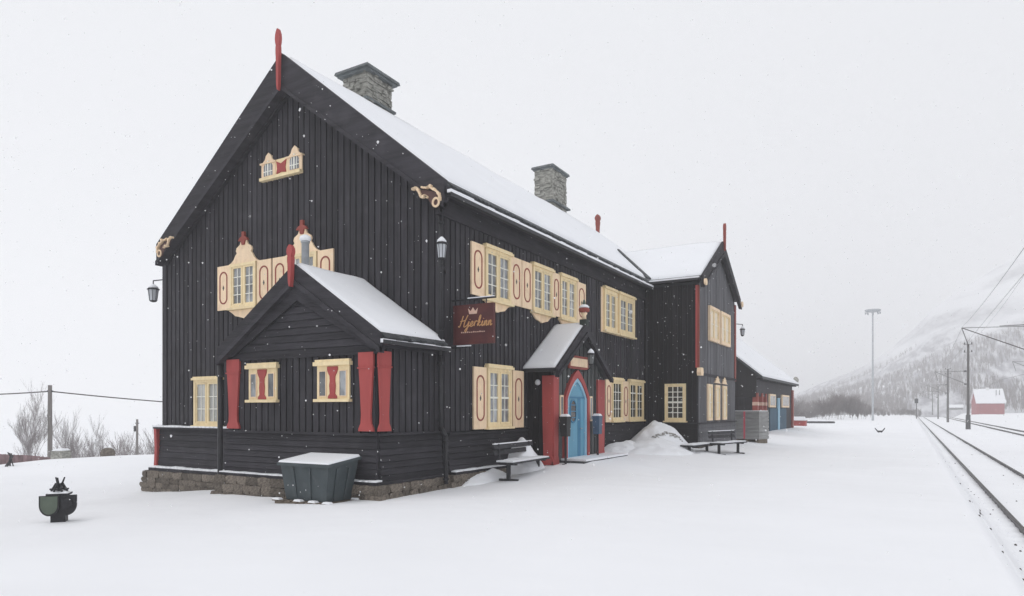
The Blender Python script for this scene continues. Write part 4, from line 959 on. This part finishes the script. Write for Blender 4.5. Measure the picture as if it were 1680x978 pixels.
# red grit box with snow
GB = (-8.6, 64.0, gz(-8.6, 64)); g = thing('grit_box', 'low red box with snow on its lid beyond the goods shed', 'box', GB)
q = MB(); q.box(-.75, .75, -.5, .5, 0, .42); q.build('body', 'red', g); q = MB(); q.box(-.8, .8, -.55, .55, .421, .47); q.build('lid', 'redbrown', g)
q = MB(); q.hexa([(-.78, -.53, .471), (.78, -.53, .471), (.78, .53, .471), (-.78, .53, .471), (-.6, -.4, .8), (.6, -.4, .8), (.6, .4, .8), (-.6, .4, .8)]); q.build('snow_cap', 'snow', g)

# ------------------------------------------------------------------ railway
def track(xs, y0, y1, label, sl=True):
    t = thing('railway_track', label, 'railway track', ((xs[0]+xs[1])/2, y0, -.6)); o = ((xs[0]+xs[1])/2, y0, -.6)
    for x in xs:
        q = MB(o)
        for (w, za, zb_) in ((.036, -.50, -.462), (.009, -.60, -.50), (.07, -.62, -.60)): q.box(x-w, x+w, y0, y1, za, zb_)
        q.build('rail', 'rail', t)
    if sl:
        for i in range(90):
            y = y0+.3+i*.62
            if y < 9: continue
            q = MB(o); w = random.uniform(.6, 1.15); cx = o[0]+random.uniform(-.08, .08); q.box(cx-w, cx+w, y-.11, y+.11, -.75, -.585+random.uniform(-.02, .012)); q.build('sleeper', 'sleeper', t)
track((1.76, 3.2), -6, 420, 'nearer railway track, rails showing through the snow beside the platform')
track((8.4, 9.84), -6, 420, 'farther railway track almost lost in snow behind the first masts', False)
# snow crumbs on the slope by the rail
q = MB()
for i in range(220):
    y = 6+random.random()**1.6*30; x = random.uniform(1.0, 1.62) if random.random() < .7 else random.uniform(1.9, 3.05); z = gz(x, y); s_ = random.uniform(.006, .022)
    m_ = 0 if random.random() < .6 else 1
    q.hexa([(x-s_, y-s_, z-.01), (x+s_, y-s_, z-.01), (x+s_, y+s_, z-.01), (x-s_, y+s_, z-.01), (x-s_*.6, y-s_*.6, z+s_), (x+s_*.6, y-s_*.6, z+s_), (x+s_*.6, y+s_*.6, z+s_), (x-s_*.6, y+s_*.6, z+s_)], m_)
tag(q.build('ballast_crumbs', ['snow', 'sleeper']), 'scattered ballast stones and snow crumbs beside the rails', kind='stuff')

# ------------------------------------------------------------------ masts and wires
def cant(q, x, z_root, xt, zt, y=0):
    q.tube((x, y, z_root), (xt, y, zt), .028, .024, 6); q.tube((x, y, zt-.1), (xt, y, zt), .015, .015, 5)
def mast(x, y, h, label, side=-1, zb_=None, r=.16, reach=3.3, foot=True):
    z = gz(x, y) if zb_ is None else zb_
    t = thing('catenary_mast', label, 'catenary mast', (x, y, z), 0, 'catenary masts along the tracks')
    q = MB(); q.tube((0, 0, -.3), (0, 0, h), r, r*.72, 8); q.build('mast_pole', 'mast', t)
    if foot: q = MB(); q.tube((0, 0, -.3), (0, 0, 1.7), r*1.6, r*1.45, 8); q.build('foot', 'concrete', t)
    q = MB(); cant(q, 0, 5.2, side*reach, 6.8); q.tube((0, 0, 6.8), (side*reach*.5, 0, 6.8), .02, .02, 5); q.tube((side*reach, 0, 6.8), (side*reach*.9, 0, 5.7), .02, .02, 5); q.build('cantilever', 'mast', t)
    q = MB()
    for zz, xx in ((5.25, side*.28), (6.78, side*.28)): q.tube((xx-.12, 0, zz), (xx+.12, 0, zz+.03), .075, .075, 8)
    for zz in (h, h-.9): q.tube((-.35, 0, zz), (-.35, 0, zz+.22), .06, .05, 8); q.tube((.35, 0, zz), (.35, 0, zz+.22), .06, .05, 8)
    q.build('insulator', 'iron', t)
    q = MB(); q.box(-.45, .45, -.04, .04, h-.03, h+.02); q.box(-.45, .45, -.04, .04, h-.93, h-.88); q.build('crossarm', 'mast', t)
    return t
mast(5.75, 95.4, 9.9, 'catenary mast with a thick dark foot, left of the red house')
mast(5.75, 146, 9.6, 'second catenary mast from the right along the near track', r=.2, foot=False)
mast(5.75, 197, 8.0, 'third catenary mast from the right along the near track', r=.17, foot=False)
for y_, w_ in ((248, 'nearest'), (300, 'middle'), (350, 'farthest')): mast(5.75, y_, 8.0, w_+' of three thin far catenary masts fading into the snowfall', r=.15, foot=False)
mast(13.4, 97, 8.9, 'catenary mast on the right edge beside the red house', -1, r=.13, foot=False)
n_ = mast(5.82, 45, 9.5, 'nearest catenary mast just past the right edge, its arm reaching over the track', r=.13, reach=3.4)
q = MB((5.82, 45, -.6)); q.tube((5.35, 45, 4.75), (5.62, 45, 4.62), .09, .09, 10); q.box(5.28, 5.6, 44.85, 45.15, 3.4, 5.1); q.tube((5.35, 45, 6.85), (5.6, 45, 6.83), .1, .1, 8); q.tube((5.4, 45, 7.6), (5.55, 45, 7.6), .1, .1, 8); q.tube((5.45, 45, 9.0), (5.6, 45, 9.0), .1, .1, 8); q.build('switch_gear', 'iron', n_)
def wire(name, pts, r, label, cat='wire', sag=0, mm_='wire'):
    q = MB(); P_ = []
    for a, b in zip(pts[:-1], pts[1:]):
        k = 14 if sag else 1
        for i in range(k): t = i/k; P_.append((a[0]+(b[0]-a[0])*t, a[1]+(b[1]-a[1])*t, a[2]+(b[2]-a[2])*t-4*sag*t*(1-t)))
    P_.append(pts[-1]); q.path(P_, r, 4); tag(q.build(name, mm_), label, cat); return q
ys = [-5, 45, 95.4, 146, 197, 248]
wire('messenger_wire', [(2.45, y, 6.25) for y in ys], .008, 'carrier wire hung above the near track', sag=.5)
wire('contact_wire', [(2.45, y, 5.1) for y in ys], .007, 'contact wire hung level above the near track')
wire('contact_wire', [(9.1, y, 5.2) for y in [20, 97, 150, 248]], .016, 'contact wire above the farther track', sag=.3)
wire('feeder_wire', [(5.4, y, 9.2) for y in ys], .008, 'feeder wire along the top of the masts', sag=.6)
# far signal
z = gz(1.0, 150); t = thing('railway_signal', 'small dark railway signal far down the line', 'signal', (.9, 150, z)); q = MB(); q.tube((0, 0, 0), (0, 0, 3.3), .07); q.build('signal_post', 'mast', t); q = MB(); q.box(-.3, .3, -.15, .15, 3.0, 3.9); q.build('signal_head', 'iron', t)
# flood light mast
LX, LY = -5.1, 119.5; t = thing('floodlight_mast', 'tall thin floodlight mast with a disc shaped head', 'floodlight', (LX, LY, gz(LX, LY)))
q = MB(); q.tube((0, 0, 0), (0, 0, 16.9), .17, .09, 8); q.build('mast_pole', 'steel', t)
q = MB(); q.lathe((0, 0, 16.75), [(.35, 0), (1.0, .12), (1.15, .3), (1.1, .42), (.4, .5)], 16); q.build('lamp_ring', 'steel', t)
for i in range(8): a = 2*pi*i/8; q = MB(); q.tube((1.0*cos(a), 1.0*sin(a), 16.5), (1.0*cos(a), 1.0*sin(a), 16.8), .13, .11, 6); q.build('lamp_head', 'steel', t)
# dark timber pile and bent stakes
x, y = -9.8, 92.; t = thing('timber_pile', 'low dark pile of timber topped with snow before the thicket', 'timber', (x, y, gz(x, y)), radians(20))
for i in range(5): q = MB(); q.box(-1.6+.1*i, 1.7-.05*i, -.5+i*.2, -.33+i*.2, .02, .22+.03*(i % 2)); q.build('beam', 'benchw', t)
q = MB(); q.hexa([(-1.2, -.4, .26), (1.0, -.4, .26), (1.0, .4, .26), (-1.2, .4, .26), (-.7, -.2, .45), (.3, -.2, .48), (.3, .2, .46), (-.7, .2, .45)]); q.build('snow_cap', 'snow', t)
x, y = -2.0, 58.; t = thing('bent_stakes', 'pair of dark stakes leaning apart in the open snow', 'stakes', (x, y, gz(x, y)), radians(30))
for s_ in (-1, 1): q = MB(); q.tube((s_*.05, 0, -.05), (s_*.38, 0, .32), .05, .03, 6); q.build('stake', 'iron', t)
q = MB(); q.tube((-.15, 0, .08), (.15, 0, .08), .07, .06, 6); q.build('stake', 'iron', t)

# ------------------------------------------------------------------ red house
HX, HY = 16.5, 206.5; HZ = .9
t = thing('red_house', 'small red wooden house with snowy roof under the mountain', 'house', (HX, HY, HZ), radians(10)); t.scale = (.70, .8, .86)
q = MB(); q.box(-4.1, 4.1, -3, 3, -2, 3.1); q.prism([(-4.1, -3, 3.1), (-4.1, 3, 3.1), (-4.1, 0, 6.4)], (8.2, 0, 0)); q.build('wall', 'housered', t)
for s_ in (-1, 1): q = MB(); q.hexa([(-4.5, s_*3.4, 2.65), (4.5, s_*3.4, 2.65), (4.5, 0, 6.6), (-4.5, 0, 6.6), (-4.5, s_*3.4, 2.95), (4.5, s_*3.4, 2.95), (4.5, 0, 6.95), (-4.5, 0, 6.95)]); q.build('roof', 'snow', t)
q = MB(); q.box(-.5, .3, -.4, .4, 6.5, 7.3); q.build('chimney', 'white', t); q = MB(); q.box(2.0, 2.15, -1.6, -1.5, 5.0, 6.6); q.box(3.0, 3.15, -1.6, -1.5, 5.0, 6.6); q.build('roof_ladder', 'iron', t)
x, y = 12.2, 260; t = thing('shed_hut', 'small grey hut with snowy roof left of the red house', 'hut', (x, y, .8), radians(-4))
q = MB(); q.box(-2, 2, -1.5, 1.5, -1, 1.6); q.build('wall', 'wrap', t); q = MB(); q.hexa([(-2.3, -1.8, 1.5), (2.3, -1.8, 1.5), (2.3, 1.8, 1.5), (-2.3, 1.8, 1.5), (-2.2, -.2, 2.5), (2.2, -.2, 2.5), (2.2, .2, 2.5), (-2.2, .2, 2.5)]); q.build('roof', 'snow', t)

# ------------------------------------------------------------------ left side: poles, wire, stones, fence
def pole(x, y, top, r, label):
    z = gz(x, y); t = thing('utility_pole', label, 'utility pole', (x, y, z), 0, 'wooden utility poles left of the station')
    q = MB(); q.tube((0, 0, -.5), (0, 0, top-z), r*1.1, r*.85, 10); q.build('pole', 'twine', t)
    q = MB(); q.tube((-.1, -.1, top-z-.35), (.15, .1, top-z-.35), .05, .04, 6); q.build('insulator', 'iron', t); return t
import sys
def at(u, d):
    x = (u-840)/1120; tt = radians(30.3); return ((-sin(tt)+x*cos(tt))*d, (cos(tt)+x*sin(tt))*d)
def zt(v, d): return 1.7+(672-v)/1120*d
p1 = at(82, 40); pole(p1[0], p1[1], zt(632, 40), .125, 'tall grey wooden pole standing among the birches')
p2 = at(225, 62); t2 = pole(p2[0], p2[1], zt(688, 62), .11, 'shorter wooden pole nearer the station with a small box')
q = MB(); q.box(-.35, -.1, -.12, .12, zt(708, 62)-gz(*p2), zt(699, 62)-gz(*p2)); q.build('fuse_box', 'iron', t2)
a = at(-160, 44); b = at(420, 50); 
wire('power_line', [(a[0], a[1], zt(648, 44)), (p1[0], p1[1], zt(642, 40)), (b[0], b[1], zt(668, 50))], .035, 'sagging power line running from the tall pole behind the station', sag=.12, mm_='mast')
x, y = at(100, 33.2); t = thing('stone_block', 'square grey stone block with a cap of snow', 'stone', (x, y, gz(x, y)-.02), .3)
q = MB(); q.hexa([(-.34, -.28, -.1), (.34, -.3, -.1), (.33, .3, -.1), (-.33, .28, -.1), (-.3, -.27, .38), (.33, -.26, .40), (.31, .27, .41), (-.31, .27, .39)]); q.build('block', 'slab', t)
q = MB(); q.hexa([(-.3, -.26, .40), (.31, -.25, .412), (.3, .26, .415), (-.3, .26, .40), (-.2, -.18, .50), (.22, -.16, .51), (.22, .18, .51), (-.2, .18, .50)]); q.build('snow_cap', 'snow', t)
x, y = at(177, 35.5); t = thing('boulder', 'rounded brown boulder poking out of the snow crest', 'boulder', (x, y, gz(x, y)+.12))
q = MB(); q.lathe((0, 0, 0), [(.32, -.3), (.36, .15), (.28, .32), (.12, .40)], 9); q.build('rock', 'stone', t, True)
# low reddish wall at left edge
fa = at(-60, 31); fb = at(98, 35.2); t = thing('low_fence', 'low reddish board fence at the left edge of the snow crest', 'fence', (fa[0], fa[1], gz(*fa)))
fo = (fa[0], fa[1], gz(*fa)); k = 22
for i in range(k):
    u0, u1 = i/k, (i+.85)/k
    x0, y0 = fa[0]+(fb[0]-fa[0])*u0, fa[1]+(fb[1]-fa[1])*u0; x1, y1 = fa[0]+(fb[0]-fa[0])*u1, fa[1]+(fb[1]-fa[1])*u1
    z0 = gz(x0, y0)-.1; h = z0+.1+.62*(1-u0)+.08; q = MB(fo); q.hexa([(x0, y0, z0), (x1, y1, z0), (x1-.03, y1+.05, z0), (x0-.03, y0+.05, z0), (x0, y0, h), (x1, y1, h), (x1-.03, y1+.05, h), (x0-.03, y0+.05, h)]); q.build('board', 'fence', t)
x, y = at(14, 30.5); t = thing('twisted_iron', 'tangle of bent dark rods in front of the low fence', 'scrap metal', (x, y, gz(x, y)))
for i in range(9):
    a = random.uniform(0, 2*pi); r1 = random.uniform(.15, .4); q = MB(); q.path([(r1*cos(a), r1*sin(a)*.4, .0), (r1*.4*cos(a+1), .1, .25+.2*random.random()), (-r1*cos(a), .05, .4+.25*random.random())], .025, 5); q.build('rod', 'iron', t)

# ------------------------------------------------------------------ bare birches
def birch(seed, h=5.5, levels=4, spread=.5, stems=1, twr=.012, nb=2, wid=1.):
    rd = random.Random(seed); Vt = []; Fc = []; Mi = []
    def seg(p, q, r0, r1, m):
        d = np.subtract(q, p); L = np.linalg.norm(d)
        if L < 1e-5: return
        d = d/L; a = np.cross(d, (0, 0, 1) if abs(d[2]) < .9 else (1, 0, 0)); a /= np.linalg.norm(a); b = np.cross(d, a); k = len(Vt)
        for r, c in ((r0, p), (r1, q)):
            for i in range(3): t = 2*pi*i/3; Vt.append(tuple(np.array(c)+r*(cos(t)*a+sin(t)*b)))
        for i in range(3): Fc.append((k+i, k+(i+1) % 3, k+3+(i+1) % 3, k+3+i)); Mi.append(m)
    def grow(p, d, L, r, lv):
        k = 4 if lv < 2 else 3; pp = np.array(p, float); dd = np.array(d, float)
        for i in range(k):
            dd = dd+np.array([rd.gauss(0, .13), rd.gauss(0, .13), rd.gauss(.05, .08)]); dd /= np.linalg.norm(dd)
            q = pp+dd*L/k; r2 = r*(1-.22*(1 if lv else .9)); seg(pp, q, max(r, twr), max(r2, twr*.8), 0 if lv > 0 else 1)
            if lv < levels and (i > 0 or lv > 0):
                for _ in range(nb):
                    a = rd.uniform(0, 2*pi); o = np.array([cos(a), sin(a), rd.uniform(.2, .9)]); nd = dd*.75+o*spread; nd /= np.linalg.norm(nd)
                    grow(q, nd, L*rd.uniform(.42, .66), r2*.5, lv+1)
            pp = q; r = r2
    for s_ in range(stems):
        a = rd.uniform(0, 2*pi); lean = .25 if stems > 1 else .05
        grow((rd.uniform(-.2, .2)*(stems > 1), rd.uniform(-.2, .2)*(stems > 1), -.4), (lean*cos(a), lean*sin(a), 1), h*rd.uniform(.62, .8), .06 if stems == 1 else .04, 0)
    zz = np.array(Vt); top_ = np.percentile(zz[:, 2], 99.7); up = zz[zz[:, 2] > top_*.35]; cx_, cy_ = up[:, 0].mean(), up[:, 1].mean()
    k_ = 1/top_; Vt = [((a-cx_*min(1, max(0, c/top_/.5)))*k_*wid, (b-cy_*min(1, max(0, c/top_/.5)))*k_*wid, c*k_) for a, b, c in Vt]
    tr = bpy.data.meshes.new('trunk'); cr_ = bpy.data.meshes.new('crown')
    for me, sel in ((tr, 1), (cr_, 0)):
        idx = [i for i, m in enumerate(Mi) if m == sel]; used = sorted({v for i in idx for v in Fc[i]}); mp = {v: j for j, v in enumerate(used)}
        me.from_pydata([Vt[v] for v in used], [], [tuple(mp[v] for v in Fc[i]) for i in idx]); me.materials.append(M['bark'] if sel else M['twig'])
    return tr, cr_
KIND = {'tree': [birch(s, 5.5, 4, .34, 1, .0048, 2, .8) for s in (1, 2, 3)], 'shrub': [birch(s, 3.4, 3, .42, 2, .0062) for s in (4, 5, 6)], 'thicket': [birch(s, 4.5, 3, .42, 3, .0105, 3, 1.) for s in (7, 8, 9)]}
print('tree tris', {k: [len(a.polygons)+len(b.polygons) for a, b in v] for k, v in KIND.items()})
def plant(name, kd, x, y, s_, label, cat, group, z=None, i=None):
    v = KIND[kd][(i if i is not None else random.randrange(99)) % len(KIND[kd])]
    t = thing(name, label, cat, (x, y, mount_z(x, y)-.1 if z is None else z), random.uniform(0, 6.28), group); t.scale = (s_, s_, s_*random.uniform(.95, 1.1))
    for nm, me in zip(('trunk', 'crown'), v):
        o = bpy.data.objects.new(nm, me); COL.objects.link(o); o.parent = t
    return t
def plant_uv(kd, u, d, top, lab, grp, nm='birch_tree', cat='tree', i=None, hh=5.6):
    x, y = at(u, d); z = gz(x, y); H_ = zt(top, d)-z
    plant(nm, kd, x, y, H_, lab, cat, grp, z-(.35 if kd == 'thicket' else 0), i)
plant_uv('tree', 60, 47, 634, 'tallest leafless birch left of the tall pole', 'bare birches left of the station', i=0, hh=5.8)
plant_uv('tree', 44, 50, 668, 'leafless birch leaning at the far left behind the tallest one', 'bare birches left of the station', i=1, hh=5.8)
plant_uv('tree', 118, 62, 690, 'slim leafless birch behind the stone block', 'bare birches left of the station', i=1, hh=5.8)
plant_uv('tree', 160, 58, 693, 'leafless birch above the brown boulder', 'bare birches left of the station', i=0, hh=5.8)
for j, u in enumerate((100, 136, 171)): plant_uv('shrub', u, 60+3*(j % 3), 716+(j*5) % 10, 'grey leafless bush in the row between the two poles', 'leafless bushes between the poles', 'birch_bush', 'bush', i=j, hh=3.6)
for j, u in enumerate((192, 212, 236, 250, 263)): plant_uv('shrub', u, 75+5*(j % 3), 722+(j*7) % 9 if u < 232 else 712, 'leafless bush in the hedge left of the station corner', 'leafless bushes near the station corner', 'birch_bush', 'bush', i=j, hh=3.6)
for j in range(26):
    u = 1296+j*5.3+random.uniform(-2, 2); top = np.interp(u, [1290, 1330, 1370, 1400, 1432], [664, 655, 643, 646, 654])+random.choice((-3, 0, 2, 6, 11, 15))+random.uniform(-2, 2)
    plant_uv('thicket', u, random.uniform(112, 165), top, 'grey brown leafless birch in the dense thicket right of the goods shed', 'thicket right of the goods shed', i=j, hh=4.6)
for j in range(12):
    u = 1440+j*6+random.uniform(-2, 2); plant_uv('thicket', u, random.uniform(170, 200), 668+random.uniform(-3, 6), 'pale birch at the foot of the mountain left of the tracks', 'birches left of the tracks', i=j, hh=4.6)
# forest mass on the mountain foot: many little bare trees in one mesh
Vf = []; Ff = []
fr_ = random.Random(5)
for i in range(9000):
    a = radians(fr_.uniform(20, 50)); r = 250+fr_.random()**1.3*330; x = r*math.sin(a-radians(30.3)); y = r*math.cos(a-radians(30.3))
    if 0 < x < 15 and y < 300 or (abs(x-HX) < 9 and y < 250): continue
    z = mount_z(x, y)-.3
    if z > 30+60*float(vn(x*.012, y*.012))+10*float(vn(x*.06, y*.06)): continue
    h = fr_.uniform(3, 6); 
    for k in range(4):
        b = fr_.uniform(0, pi*2); w = h*fr_.uniform(.10, .26); t0 = fr_.uniform(.1, .5); o = len(Vf)
        Vf += [(x, y, z+h*t0*.4), (x+.09, y, z+h*t0*.4), (x+w*cos(b), y+w*sin(b), z+h*fr_.uniform(.7, 1.05))]; Ff.append((o, o+1, o+2))
        o = len(Vf); Vf += [(x+w*.4*cos(b), y+w*.4*sin(b), z+h*.3), (x+w*.4*cos(b)+.12, y+w*.4*sin(b), z+h*.35), (x-w*.5*cos(b), y+w*sin(b), z+h*fr_.uniform(.55, .9))]; Ff.append((o, o+1, o+2))
me = bpy.data.meshes.new('mountain_forest'); me.from_pydata(Vf, [], Ff); me.materials.append(M['twig']); fo_ = bpy.data.objects.new('mountain_forest', me); COL.objects.link(fo_); tag(fo_, 'leafless forest covering the foot of the mountain', kind='stuff')

# ------------------------------------------------------------------ falling snow
fm = bpy.data.materials.new('snowflake'); fm.use_nodes = True; nn = fm.node_tree; pp = nn.nodes['Principled BSDF']
pp.inputs['Base Color'].default_value = (.85, .87, .9, 1); pp.inputs['Roughness'].default_value = 1; pp.inputs['Alpha'].default_value = .75; 
_d = nn.nodes.new('ShaderNodeBsdfDiffuse'); _t = nn.nodes.new('ShaderNodeBsdfTranslucent'); _m = nn.nodes.new('ShaderNodeMixShader'); _tr = nn.nodes.new('ShaderNodeBsdfTransparent'); _m2 = nn.nodes.new('ShaderNodeMixShader')
_d.inputs[0].default_value = (.97, .975, .98, 1); _t.inputs[0].default_value = (.97, .975, .98, 1); _m.inputs[0].default_value = .5; _m2.name = 'fade'; _m2.inputs[0].default_value = .6
nn.links.new(_d.outputs[0], _m.inputs[1]); nn.links.new(_t.outputs[0], _m.inputs[2]); nn.links.new(_tr.outputs[0], _m2.inputs[1]); nn.links.new(_m.outputs[0], _m2.inputs[2]); nn.links.new(_m2.outputs[0], nn.nodes['Material Output'].inputs[0])
M['flake'] = fm; f2 = fm.copy(); f2.name = 'large_wet_flake'; f2.node_tree.nodes['fade'].inputs[0].default_value = .2; M['bigflake'] = f2
q = MB(); ico = [(0, 0, 1), (0, 0, -1)]+[(cos(2*pi*i/5), sin(2*pi*i/5), .2) for i in range(5)]
icf = [(0, 2+i, 2+(i+1) % 5) for i in range(5)]+[(1, 2+(i+1) % 5, 2+i) for i in range(5)]
fr_ = random.Random(11)
for i in range(8500):
    d = 3.0+fr_.random()**.6*24; u = fr_.uniform(-100, 1800); x, y = at(u, d); z = fr_.uniform(-.2, 9.5)
    if z > 1.7+d*.62: continue
    if x < -9.3 and y > 12.5 or (x < -9 and y > 10): continue
    r = fr_.uniform(.35, 1)**2*.0125*(1 if d > 6 else .6)
    q.add([(x+a*r*fr_.uniform(.7, 1.3), y+b*r, z+c*r*fr_.uniform(.7, 1.5)) for a, b, c in ico], icf)
for u, v, d, r in ((1172, 435, 5., .016), (1035, 512, 4., .012), (830, 566, 5, .010), (410, 355, 5, .009), (700, 498, 5, .008)):
    x, y = at(u, d); z = zt(v, d); n2 = 12; vs = [(x, y, z+r), (x, y, z-r)]; fs = []
    for k in (1, 2, 3):
        for i in range(n2): vs.append((x+r*sin(pi*k/4)*cos(2*pi*i/n2), y+r*sin(pi*k/4)*sin(2*pi*i/n2), z+r*cos(pi*k/4)))
    fs += [(0, 2+i, 2+(i+1) % n2) for i in range(n2)]+[(1, 2+2*n2+(i+1) % n2, 2+2*n2+i) for i in range(n2)]
    for k in (0, 1): fs += [(2+k*n2+i, 2+(k+1)*n2+i, 2+(k+1)*n2+(i+1) % n2, 2+k*n2+(i+1) % n2) for i in range(n2)]
    q.add(vs, fs, 1)
tag(q.build('falling_snow', ['flake', 'bigflake']), 'snowflakes drifting down in front of the station', kind='stuff')

# ------------------------------------------------------------------ haze
q = MB(); q.box(-1490, 1490, -290, 1490, -14, 205); hz = q.build('haze', 'snow'); tag(hz, 'thin snowy haze', kind='stuff')
hm = bpy.data.materials.new('haze'); hm.use_nodes = True; hn = hm.node_tree; hn.nodes.clear(); ho = hn.nodes.new('ShaderNodeOutputMaterial'); pv = hn.nodes.new('ShaderNodeVolumePrincipled')
pv.inputs['Color'].default_value = (1, 1, 1, 1); pv.inputs['Density'].default_value = .0018; pv.inputs['Anisotropy'].default_value = .2
hn.links.new(pv.outputs[0], ho.inputs['Volume']); hz.data.materials.clear(); hz.data.materials.append(hm)
